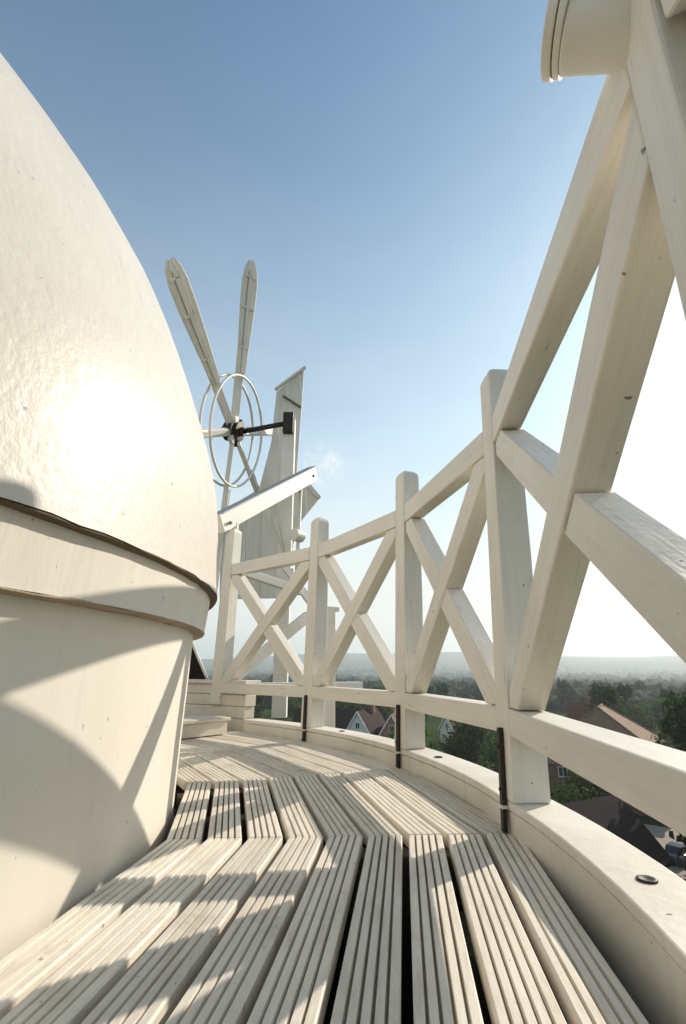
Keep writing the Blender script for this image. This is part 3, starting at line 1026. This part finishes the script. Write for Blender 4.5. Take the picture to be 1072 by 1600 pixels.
BLADES = [(155, 1.90), (104, 1.94), (25, 1.70), (-25, 1.88), (-80, 1.90), (-153, 1.90)]
Q = 1.17
TWIST = R(-29)
for ang, ln in BLADES:
    r = fdir(ang); tt = fn.cross(r).normalized()
    wv = (tt * math.cos(TWIST) + fn * math.sin(TWIST)).normalized()
    nv = r.cross(wv).normalized()
    st = build('blade', bar(HUB + r * 0.06, HUB + r * (ln - 0.10), 0.085 if ang != 25 else 0.10, 0.05, wv), BOXF, M['fan'], fan, bevel=0.004)
    if ang == 25:
        continue
    outline = [(0.66, 0.046), (0.88, 0.060), (1.17, 0.078), (1.46, 0.093), (1.70, 0.096), (1.83, 0.076), (ln, 0.032)]
    # three boards side by side, their edges stepped
    for k in range(3):
        poly = []
        f0, f1 = -1 + k * 2 / 3 + 0.07, -1 + (k + 1) * 2 / 3 - 0.07
        poly = [(x, y * f0) for x, y in outline] + [(x, y * f1) for x, y in reversed(outline)]
        vs, fs = prism(poly, HUB + nv * (0.026 + 0.012 * (k % 2)), r, wv, nv, 0.014)
        build('slat', vs, fs, M['fan'], st)
    for x in (0.95, 1.4, 1.75):
        hw = np.interp(x, [o[0] for o in outline], [o[1] for o in outline])
        build('cross_batten', bar(HUB + r * x + nv * 0.046 - wv * hw * 0.9, HUB + r * x + nv * 0.046 + wv * hw * 0.9, 0.02, 0.012, r), BOXF, M['fan'], st)
    for sgn in (-1, 1):
        pts = [HUB + r * x + wv * (y * sgn) + nv * 0.03 for x, y in outline]
        vs, fs = tube(pts, 0.010, 6)
        build('rim', vs, fs, M['fan'], st, smooth=True)
for off in (0.06, -0.06):
    pts = [HUB + fdir(k * 7.5) * 0.62 + fn * off for k in range(48)]
    vs, fs = tube(pts, 0.0145, 8, closed=True)
    build('ring', vs, fs, M['fan'], fan, smooth=True)
vs, fs = tube([HUB - fn * 0.14, HUB - fn * 0.09, HUB - fn * 0.085, HUB + fn * 0.085, HUB + fn * 0.09, HUB + fn * 0.14], [0.05, 0.05, 0.11, 0.11, 0.05, 0.05], 20)
build('hub', vs, fs, M['iron'], fan)
for ang in (0, 60, 120, 180, 240, 300):
    r = fdir(ang + 5)
    build('hub_clamp', bar(HUB + r * 0.07 + fn * 0.03, HUB + r * 0.17 + fn * 0.03, 0.075, 0.05, fn.cross(r)), BOXF, M['iron' if ang % 120 else 'fan'], fan, bevel=0.004)
bear = Vector((-0.5908, 5.0134, 2.9272))
vs, fs = tube([HUB + fn * 0.1, bear], 0.028, 12)
build('axle', vs, fs, M['iron'], fan, smooth=True)


# ------------------------------------------------------------------ houses
def house(name, label, x, y, rot, w, dpt, eave, ridge, wall_mat, roof_mat, gz=None, hip=False, group='houses below the mill', chimney=True, winrows=1, gable_mat=None):
    """w along local x (gable width), dpt along local y (ridge direction); eave and ridge are heights over the ground"""
    gz = ground_z(x, y) if gz is None else gz
    rt = empty(name, (x, y, gz), label, 'house', group)
    rt.rotation_euler = (0, 0, rot)

    def part(nm, vs, fs, mat, parent=rt, bevel=0.0):
        me = bpy.data.meshes.new(nm)
        me.from_pydata([tuple(v) for v in vs], [], fs)
        bm = bmesh.new(); bm.from_mesh(me); bmesh.ops.recalc_face_normals(bm, faces=bm.faces); bm.to_mesh(me); bm.free()
        return link(nm, me, mat, parent)

    hw, hd = w / 2, dpt / 2
    if hip:
        vs = [(-hw, -hd, -1.5), (hw, -hd, -1.5), (hw, hd, -1.5), (-hw, hd, -1.5), (-hw, -hd, eave), (hw, -hd, eave), (hw, hd, eave), (-hw, hd, eave)]
        wall = part('wall', vs, [(0, 1, 2, 3), (4, 5, 6, 7), (0, 1, 5, 4), (1, 2, 6, 5), (2, 3, 7, 6), (3, 0, 4, 7)], wall_mat)
        ov = 0.45
        a, b = hw + ov, hd + ov
        q = min(hw, hd) * 0.95
        vs = [(-a, -b, eave - .1), (a, -b, eave - .1), (a, b, eave - .1), (-a, b, eave - .1), (0, -hd + q, ridge), (0, hd - q, ridge),
              (-a, -b, eave - .28), (a, -b, eave - .28), (a, b, eave - .28), (-a, b, eave - .28)]
        fs = [(0, 1, 4), (1, 2, 5, 4), (2, 3, 5), (3, 0, 4, 5), (0, 1, 7, 6), (1, 2, 8, 7), (2, 3, 9, 8), (3, 0, 6, 9), (6, 7, 8, 9)]
        roof = part('roof', vs, fs, roof_mat)
        for p, q_ in (((-a, -b, eave - .1), (0, -hd + q, ridge)), ((a, -b, eave - .1), (0, -hd + q, ridge)), ((0, -hd + q, ridge), (0, hd - q, ridge)), ((a, b, eave - .1), (0, hd - q, ridge))):
            v2, f2 = tube([Vector(p) + Vector((0, 0, 0.05)), Vector(q_) + Vector((0, 0, 0.05))], 0.16, 6)
            part('ridge_tiles', v2, f2, M['tile_brown'], roof)
    else:
        vs = [(-hw, -hd, -1.5), (hw, -hd, -1.5), (hw, -hd, eave), (0, -hd, ridge - .15), (-hw, -hd, eave), (-hw, hd, -1.5), (hw, hd, -1.5), (hw, hd, eave), (0, hd, ridge - .15), (-hw, hd, eave)]
        wall = part('wall', vs, [(0, 1, 2, 3, 4), (9, 8, 7, 6, 5), (0, 1, 6, 5), (1, 2, 7, 6), (2, 3, 8, 7), (3, 4, 9, 8), (4, 0, 5, 9)], wall_mat)
        if gable_mat:
            wall2 = part('gable_face', [(-hw + .02, -hd - .03, 0), (hw - .02, -hd - .03, 0), (hw - .02, -hd - .03, eave - .05), (0, -hd - .03, ridge - .3), (-hw + .02, -hd - .03, eave - .05),
                                        (-hw + .02, -hd + .1, 0), (hw - .02, -hd + .1, 0), (hw - .02, -hd + .1, eave - .05), (0, -hd + .1, ridge - .3), (-hw + .02, -hd + .1, eave - .05)],
                         [(0, 1, 2, 3, 4), (9, 8, 7, 6, 5), (0, 1, 6, 5), (1, 2, 7, 6), (2, 3, 8, 7), (3, 4, 9, 8), (4, 0, 5, 9)], gable_mat)
        sl = (ridge - eave) / hw
        ov, go = 0.4, 0.35
        vs = []
        for s in (-1, 1):
            for yy in (-hd - go, hd + go):
                vs += [(0, yy, ridge), (s * (hw + ov), yy, eave - ov * sl), (s * (hw + ov), yy, eave - ov * sl - .2), (0, yy, ridge - .2)]
        fs = []
        for b in (0, 8):
            fs += [(b, b + 1, b + 5, b + 4), (b + 3, b + 7, b + 6, b + 2), (b + 1, b + 2, b + 6, b + 5), (b, b + 3, b + 2, b + 1), (b + 4, b + 5, b + 6, b + 7)]
        roof = part('roof', vs, fs, roof_mat)
        for s in (-1, 1):
            v2 = bar((0, -hd - go - .03, ridge - .12), (s * (hw + ov), -hd - go - .03, eave - ov * sl - .12), 0.26, 0.05, (0, 0, 1))
            part('bargeboard', v2, BOXF, M['white_trim'], roof)
    if chimney:
        v2 = box_pts((hw * 0.25, hd * 0.3, ridge + 0.3), (1, 0, 0), (0, 1, 0), (0, 0, 1), 0.35, 0.45, 0.9)
        ch = part('chimney', v2, BOXF, M['brick_red'], roof)
        v2, f2 = tube([(hw * 0.25, hd * 0.3, ridge + 1.2), (hw * 0.25, hd * 0.3, ridge + 1.6)], [0.14, 0.11], 8)
        part('chimney_pot', v2, f2, M['tile_red'], roof)

    def window(px, py, pz, face, ww=1.1, wh=1.2):
        nx, ny = face
        tx, ty = -ny, nx
        c = Vector((px, py, pz)); t_ = Vector((tx, ty, 0)); n_ = Vector((nx, ny, 0)); zz = Vector((0, 0, 1))
        vs, fs = [], []
        for (cx_, cz_, hx_, hz_) in ((-ww / 2, 0, .05, wh / 2), (ww / 2, 0, .05, wh / 2), (0, wh / 2, ww / 2 + .05, .05), (0, -wh / 2, ww / 2 + .08, .06), (0, 0, .03, wh / 2)):
            k = len(vs)
            vs += box_pts(c + t_ * cx_ + zz * cz_ + n_ * .02, t_, n_, zz, hx_, .06, hz_)
            fs += [tuple(i + k for i in f) for f in BOXF]
        fr = part('window', vs, fs, M['white_trim'])
        part('pane', box_pts(c + n_ * 0.012, t_, n_, zz, ww / 2, .02, wh / 2), BOXF, M['glass'], fr)

    for r_ in range(winrows):
        zz = 1.5 + 2.6 * r_
        if zz + 0.6 > eave: break
        for px in ((-hw * .5, hw * .5) if w > 5 else (0,)):
            window(px, -hd - .05, zz, (0, -1))
        k = max(1, int(dpt / 3.5))
        for j in range(k):
            py = -hd + (j + .5) * dpt / k
            window(hw + .02, py, zz, (1, 0)); window(-hw - .02, py, zz, (-1, 0))
    if not hip and ridge - eave > 1.8:
        window(0, -hd - .05, eave + (ridge - eave) * .25, (0, -1), 0.9, 1.1)
    part('door', box_pts((hw * 0.05, -hd - .04, 1.0), (1, 0, 0), (0, 1, 0), (0, 0, 1), .48, .05, 1.0), BOXF, M['white_trim'])
    return rt


house('gabled_house', 'brick house with a white gable below the kerb between the second and third posts', 5.0, 112, R(-28), 4.8, 9, 5.6, 9.2, M['brick_red'], M['tile_dark'], gable_mat=M['render_white'], winrows=2)
house('gabled_house', 'orange brick gabled house beside the white gable, half behind a black strap', 10.2, 110, R(-12), 4.4, 9, 5.4, 8.8, M['brick_orange'], M['tile_red'], winrows=2, chimney=False)
house('gabled_house', 'long dark roofed house left of the white gabled one', -3.0, 116, R(75), 8, 14, 5.0, 9.0, M['brick_red'], M['tile_dark'], winrows=2)
house('hipped_house', 'large brown tiled hipped house beyond the near bottom rail', 39.5, 84, R(-30), 18, 25, 5.2, 11.7, M['brick_red'], M['tile_brown'], hip=True, winrows=2, chimney=False)
house('gabled_house', 'red brick house behind the big hipped brown roof', 57, 124, R(60), 7.5, 10, 5.6, 9.8, M['brick_red'], M['tile_red'], winrows=2)
house('gabled_house', 'dark roofed house close under the kerb at lower right', 18.5, 45, R(-62), 7.0, 9, 4.0, 7.4, M['brick_red'], M['tile_dark'], winrows=1, chimney=False)
house('gabled_house', 'low pale house among trees behind the second bay', 30, 135, R(-65), 6, 11, 3.2, 6.4, M['render_white'], M['tile_brown'], winrows=1)
house('gabled_house', 'distant white house standing alone among dark woods', 158, 420, R(-20), 8, 12, 5.0, 8.5, M['render_white'], M['tile_brown'], winrows=2, chimney=False)

# ------------------------------------------------------------------ street, drive and a parked car
def strip(name, pts, wd, dz, mat):
    vs, fs = [], []
    for i, p in enumerate(pts):
        a = Vector(pts[max(0, i - 1)]); b = Vector(pts[min(len(pts) - 1, i + 1)])
        d = (b - a).normalized(); n_ = Vector((-d.y, d.x))
        for s in (-1, 1):
            q = Vector(p) + n_ * wd / 2 * s
            vs.append((q.x, q.y, GROUND + dz))
    fs = [(2 * i, 2 * i + 1, 2 * i + 3, 2 * i + 2) for i in range(len(pts) - 1)]
    return tag(build(name, vs, fs, mat), kind='structure')


strip('road', [(70, 28), (48, 46), (36, 58), (24, 74), (12, 90), (-8, 101), (-40, 108)], 6.0, 0.03, M['tarmac'])
strip('pavement', [(66.5, 25.5), (45.5, 43.0), (33.3, 55.2), (21.0, 71.5), (10, 86.0), (-8.5, 96.8)], 1.8, 0.10, M['drive'])
strip('drive', [(36, 66), (30, 58), (27, 52)], 6.0, 0.14, M['drive'])
car = empty('parked_car', (31.5, 55.0, GROUND + 0.14), 'dark blue parked car on the pale drive below the near kerb', 'car')
car.rotation_euler = (0, 0, R(40))


def car_part(nm, vs, fs, mat, parent=car, smooth=False):
    me = bpy.data.meshes.new(nm); me.from_pydata([tuple(v) for v in vs], [], fs)
    bm = bmesh.new(); bm.from_mesh(me); bmesh.ops.recalc_face_normals(bm, faces=bm.faces)
    if smooth:
        bmesh.ops.bevel(bm, geom=[e for e in bm.edges], offset=0.06, segments=2, profile=0.5, affect='EDGES', clamp_overlap=True)
    bm.to_mesh(me); bm.free()
    return link(nm, me, mat, parent)


vs, fs = prism([(-2.1, .35), (2.1, .35), (2.15, .7), (1.9, .88), (0.95, .95), (-1.7, .98), (-2.12, .85)], (0, -.85, 0), (1, 0, 0), (0, 0, 1), (0, 1, 0), 1.7)
cb = car_part('body', vs, fs, M['car_paint'], smooth=True)
vs, fs = prism([(-1.65, .96), (0.95, .94), (0.3, 1.42), (-1.2, 1.45)], (0, -.74, 0), (1, 0, 0), (0, 0, 1), (0, 1, 0), 1.48)
car_part('windows', vs, fs, M['glass'], smooth=True)
vs, fs = prism([(0.22, 1.405), (-1.15, 1.435), (-1.1, 1.48), (0.15, 1.46)], (0, -.70, 0), (1, 0, 0), (0, 0, 1), (0, 1, 0), 1.40)
car_part('roof', vs, fs, M['car_paint'])
for sx in (-1.3, 1.3):
    for sy in (-.8, .8):
        vs, fs = tube([(sx, sy - .1, .32), (sx, sy + .1, .32)], .32, 16)
        wh = car_part('wheel', vs, fs, M['rubber'])
        vs, fs = tube([(sx, sy - .11, .32), (sx, sy + .11, .32)], .18, 12)
        car_part('rim', vs, fs, M['steel'], wh)
for sy in (-.6, .6):
    car_part('headlight', box_pts((2.13, sy, .68), (1, 0, 0), (0, 1, 0), (0, 0, 1), .04, .18, .07), BOXF, M['steel'])
    car_part('tail_light', box_pts((-2.12, sy, .76), (1, 0, 0), (0, 1, 0), (0, 0, 1), .03, .16, .08), BOXF, M['tile_red'])


# ------------------------------------------------------------------ trees
def crown_mesh(seed, h, w, base, n, leaf, conical=0.0):
    r = np.random.default_rng(seed)
    lobes = []
    for k in range(11):
        z = base + (h - base) * (0.15 + 0.75 * r.random())
        t = (z - base) / (h - base)
        wid = w * (1 - conical * t) * math.sqrt(max(0.08, 1 - (2 * t - 0.9) ** 2)) * 0.62
        a = r.random() * 2 * PI
        lobes.append((math.cos(a) * wid * (0.35 + 0.5 * r.random()), math.sin(a) * wid * (0.35 + 0.5 * r.random()), z, w * (0.22 + 0.2 * r.random()) * (1 - conical * 0.6 * t)))
    lobes.append((0, 0, base + (h - base) * 0.5, w * 0.42))
    lobes.append((0, 0, h - w * 0.25, w * 0.27 * (1 - conical * .5)))
    vs = np.zeros((n * 4, 3)); fs = np.arange(n * 4).reshape(n, 4)
    for i in range(n):
        lx, ly, lz, lr = lobes[r.integers(len(lobes))]
        d = r.normal(size=3); d /= np.linalg.norm(d)
        rad = lr * (0.55 + 0.5 * r.random() ** 0.6)
        c = np.array([lx, ly, lz]) + d * rad * np.array([1, 1, 0.85])
        nn = d + r.normal(size=3) * 0.55 + np.array([0, 0, 0.3]); nn /= np.linalg.norm(nn)
        a = np.cross(nn, r.normal(size=3)); a /= np.linalg.norm(a)
        b = np.cross(nn, a)
        s = leaf * (0.6 + 0.8 * r.random())
        vs[i * 4:i * 4 + 4] = [c - a * s - b * s * .35, c + b * s * .55 * -1, c + a * s + b * s * .2, c + b * s * .8]
    me = bpy.data.meshes.new('crown')
    me.from_pydata(vs.tolist(), [], fs.tolist())
    return me


def trunk_mesh(seed, h, rad):
    r = random.Random(seed)
    V, F = [], []
    pts = [Vector((r.uniform(-.1, .1) * k, r.uniform(-.1, .1) * k, h * k / 4 - (0.6 if k == 0 else 0))) for k in range(5)]
    v, f = tube(pts, [rad * 1.4, rad, rad * .85, rad * .6, rad * .3], 8)
    V += v; F += f
    for k in range(5):
        a = r.random() * 6.28; b = pts[2] * 0.4 + pts[3] * 0.6
        e = b + Vector((math.cos(a), math.sin(a), r.uniform(.6, 1.2))) * h * 0.32
        v, f = tube([b, (b + e) / 2 + Vector((0, 0, .1 * h * .3)), e], [rad * .5, rad * .35, rad * .12], 6)
        o = len(V); V += v; F += [tuple(i + o for i in q) for q in f]
    me = bpy.data.meshes.new('trunk'); me.from_pydata([tuple(v) for v in V], [], F)
    me.materials.append(M['bark'])
    return me


KINDS = []
for kname, mat, h, w, base, leaf, con, sd, lab in (
        ('round_tree', 'leaf', 9.0, 7.5, 1.8, 0.34, 0.1, 11, 'round green tree'),
        ('round_tree', 'leaf_olive', 7.5, 7.0, 1.2, 0.32, 0.15, 12, 'yellowish olive round tree'),
        ('tall_tree', 'leaf_dark', 13.0, 8.0, 2.6, 0.40, 0.35, 13, 'tall dark green tree'),
        ('conifer_tree', 'leaf_dark', 12.5, 5.2, 1.0, 0.32, 0.85, 14, 'pointed dark conifer'),
        ('bushy_tree', 'leaf', 5.2, 6.0, 0.4, 0.28, 0.2, 15, 'low bushy green tree')):
    cm = crown_mesh(sd, h, w, base, 1500, leaf, con); cm.materials.append(M[mat])
    KINDS.append((kname, lab, cm, trunk_mesh(sd, h * 0.72, 0.16 + 0.012 * h)))

tree_id = 0


def tree(kind, x, y, s, label, rot=None, group='trees around the houses'):
    global tree_id
    tree_id += 1
    nm, lab, cm, tm = KINDS[kind]
    rt = empty(nm, (x, y, ground_z(x, y)), label, 'tree', group)
    rt.rotation_euler = (0, 0, rot if rot is not None else random.random() * 6.28)
    rt.scale = (s * random.uniform(.9, 1.12), s * random.uniform(.9, 1.12), s)
    link('crown', cm, None, rt)
    link('trunk', tm, None, rt)
    return rt


HOUSES = [(5, 112, 8), (10, 110, 7), (-3, 116, 11), (38.5, 84, 16), (57, 124, 9), (18.5, 45, 9), (30, 135, 8)]
ROADPTS = [(70, 28), (48, 46), (36, 58), (24, 74), (12, 90), (-8, 101), (-40, 108)]


def near_road(x, y, m=6.5):
    for i in range(len(ROADPTS) - 1):
        a, b = Vector(ROADPTS[i]), Vector(ROADPTS[i + 1]); p = Vector((x, y))
        t = max(0, min(1, (p - a).dot(b - a) / (b - a).length_squared))
        if (a + (b - a) * t - p).length < m: return True
    return math.hypot(x - 31, y - 58) < 7


places = []
# the green mass between the second and third posts
fixed = [(0, 22, 96, 1.0), (4, 26, 90, 1.2), (1, 30, 100, 0.95), (4, 19.5, 96, 1.0), (0, 33, 108, 0.9), (4, 27, 80, 1.15), (1, 24, 105, 0.9), (2, 40, 118, 0.75),
         (3, -10, 150, 0.9), (2, -2, 160, 0.95), (2, -8, 170, 1.0), (0, 3, 150, 1.0), (0, 9, 148, 1.0), (1, 16, 140, 0.9),
         (2, 88, 128, 1.0), (3, 92, 120, 1.0), (0, 66, 100, 1.0), (1, 62, 92, 0.8), (0, 72, 96, 0.9), (4, 56, 84, 0.9), (1, 58, 76, 0.9), (0, 70, 84, 1.0), (4, 50, 72, 0.9), (2, 96, 140, 1.1), (2, 78, 150, 1.0), (0, 84, 146, 1.0), (3, 90, 152, 1.0), (0, 98, 150, 1.1), (2, 104, 156, 1.0), (0, 74, 138, 0.9), (4, 80, 128, 1.1), (2, 68, 142, 1.0), (0, 110, 160, 1.1), (1, 88, 138, 0.9), (0, 62, 140, 0.9), (4, 46, 62, 0.9), (0, 52, 66, 0.8), (1, 44, 56, 0.7),
         (4, 34, 74, 0.9), (4, 26, 66, 0.8), (1, 30, 70, 0.7), (4, 18, 74, 0.9), (4, 22, 60, 0.7)]
for k, x, y, s in fixed:
    places.append((k, x, y, s))
tries = 0
while len(places) < 118 and tries < 4000:
    tries += 1
    a = random.uniform(R(-29), R(42)); d = random.uniform(85, 330) if random.random() < .7 else random.uniform(40, 120)
    x, y = d * math.sin(a), d * math.cos(a)
    if any(math.hypot(x - hx, y - hy) < hr for hx, hy, hr in HOUSES): continue
    if near_road(x, y): continue
    if R(-3.5) < a < R(7) and d < 114: continue
    if any(math.hypot(x - p[1], y - p[2]) < 4.5 for p in places): continue
    places.append((random.choice([0, 0, 1, 2, 2, 3, 4]), x, y, random.uniform(.75, 1.15)))


def where(x, y):
    """what the tree is seen through or beside, from the gallery"""
    u = 536 + FPX * x / (y * math.cos(PITCH) - 13 * math.sin(PITCH))
    for lim, txt in ((330, 'beyond the far end wall'), (480, 'seen through the bay left of the first strapped post'), (625, 'seen between the first and second strapped posts'),
                     (800, 'seen between the second and third strapped posts'), (900, 'just right of the third strapped post')):
        if u < lim: return txt
    return 'beyond the near bottom rail at far right'


ORD = ['nearest', 'second nearest', 'third nearest', 'fourth nearest', 'fifth nearest', 'sixth nearest', 'seventh nearest', 'eighth nearest', 'ninth nearest', 'tenth nearest',
       'eleventh nearest', 'twelfth nearest', 'thirteenth nearest', 'fourteenth nearest', 'fifteenth nearest', 'sixteenth nearest']
seen_of = {}
for k, x, y, s in sorted(places, key=lambda p: math.hypot(p[1], p[2])):
    w_ = where(x, y)
    c_ = seen_of.get((k, w_), 0)
    seen_of[(k, w_)] = c_ + 1
    tree(k, x, y, s, ORD[min(c_, 15)] + ' ' + KINDS[k][1] + ' ' + w_)


# far woods: one mass of crowns thinning to the hills
def far_woods():
    ico = bmesh.new(); bmesh.ops.create_icosphere(ico, subdivisions=2, radius=1.0)
    bv = np.array([v.co[:] for v in ico.verts]); bf = np.array([[v.index for v in f.verts] for f in ico.faces]); ico.free()
    V, F = [], []
    n = 0
    cnt = 0
    while cnt < 9000:
        a = rng.uniform(R(-48), R(52)); d = 260 * (4300 / 260) ** (rng.random() ** 0.9)
        x, y = d * math.sin(a), d * math.cos(a)
        if d < 330 and rng.random() < .3: continue
        cl = noise.noise(Vector((x * 0.006, y * 0.006, 1.0))) + 0.6 * noise.noise(Vector((x * 0.02, y * 0.02, 2.0)))
        if cl < (-0.3 if d < 1200 else -0.05) or d > 2700: continue
        s = rng.uniform(2.2, 5.2) * (1 + min(1.0, d / 3000))
        vv = bv * np.array([s, s, s * rng.uniform(.8, 1.3)])
        ph = rng.uniform(0, 6, 3)
        vv = vv * (1 + 0.20 * np.sin(bv * 5 + ph).sum(1, keepdims=True) / 1.5 + 0.20 * rng.normal(size=(len(bv), 1)))
        vv += np.array([x, y, ground_z(x, y) + s * .55])
        V.append(vv); F.append(bf + n); n += len(bv); cnt += 1
    V = np.concatenate(V); F = np.concatenate(F)
    me = bpy.data.meshes.new('far_woods')
    me.vertices.add(len(V)); me.vertices.foreach_set('co', V.astype(np.float32).ravel())
    me.loops.add(F.size); me.loops.foreach_set('vertex_index', F.astype(np.int32).ravel())
    me.polygons.add(len(F)); me.polygons.foreach_set('loop_start', np.arange(0, F.size, 3, dtype=np.int32)); me.polygons.foreach_set('loop_total', np.full(len(F), 3, dtype=np.int32))
    me.update(); me.validate()
    o = link('far_woods', me, M['wood_far'])
    tag(o, 'far hazy woods spread over the plain towards the hills', 'woods', kind='stuff')


far_woods()

# ------------------------------------------------------------------ the air
def haze():
    zlo, zhi = -60.0, 190.0
    hs = 6000.0
    o = build('haze', box_pts((0, 0, (zlo + zhi) / 2), (1, 0, 0), (0, 1, 0), (0, 0, 1), hs, hs, (zhi - zlo) / 2), BOXF, None)
    m = bpy.data.materials.new('haze_air'); m.use_nodes = True
    n, l = m.node_tree.nodes, m.node_tree.links
    n.clear()
    out = n.new('ShaderNodeOutputMaterial'); pv = n.new('ShaderNodeVolumePrincipled')
    pv.inputs['Color'].default_value = (0.80, 0.88, 0.915, 1)
    pv.inputs['Density'].default_value = 0.00030
    pv.inputs['Anisotropy'].default_value = 0.45
    l.new(pv.outputs[0], out.inputs['Volume'])
    o.data.materials.append(m)
    tag(o, 'pale haze over the valley', 'haze', kind='stuff')


haze()
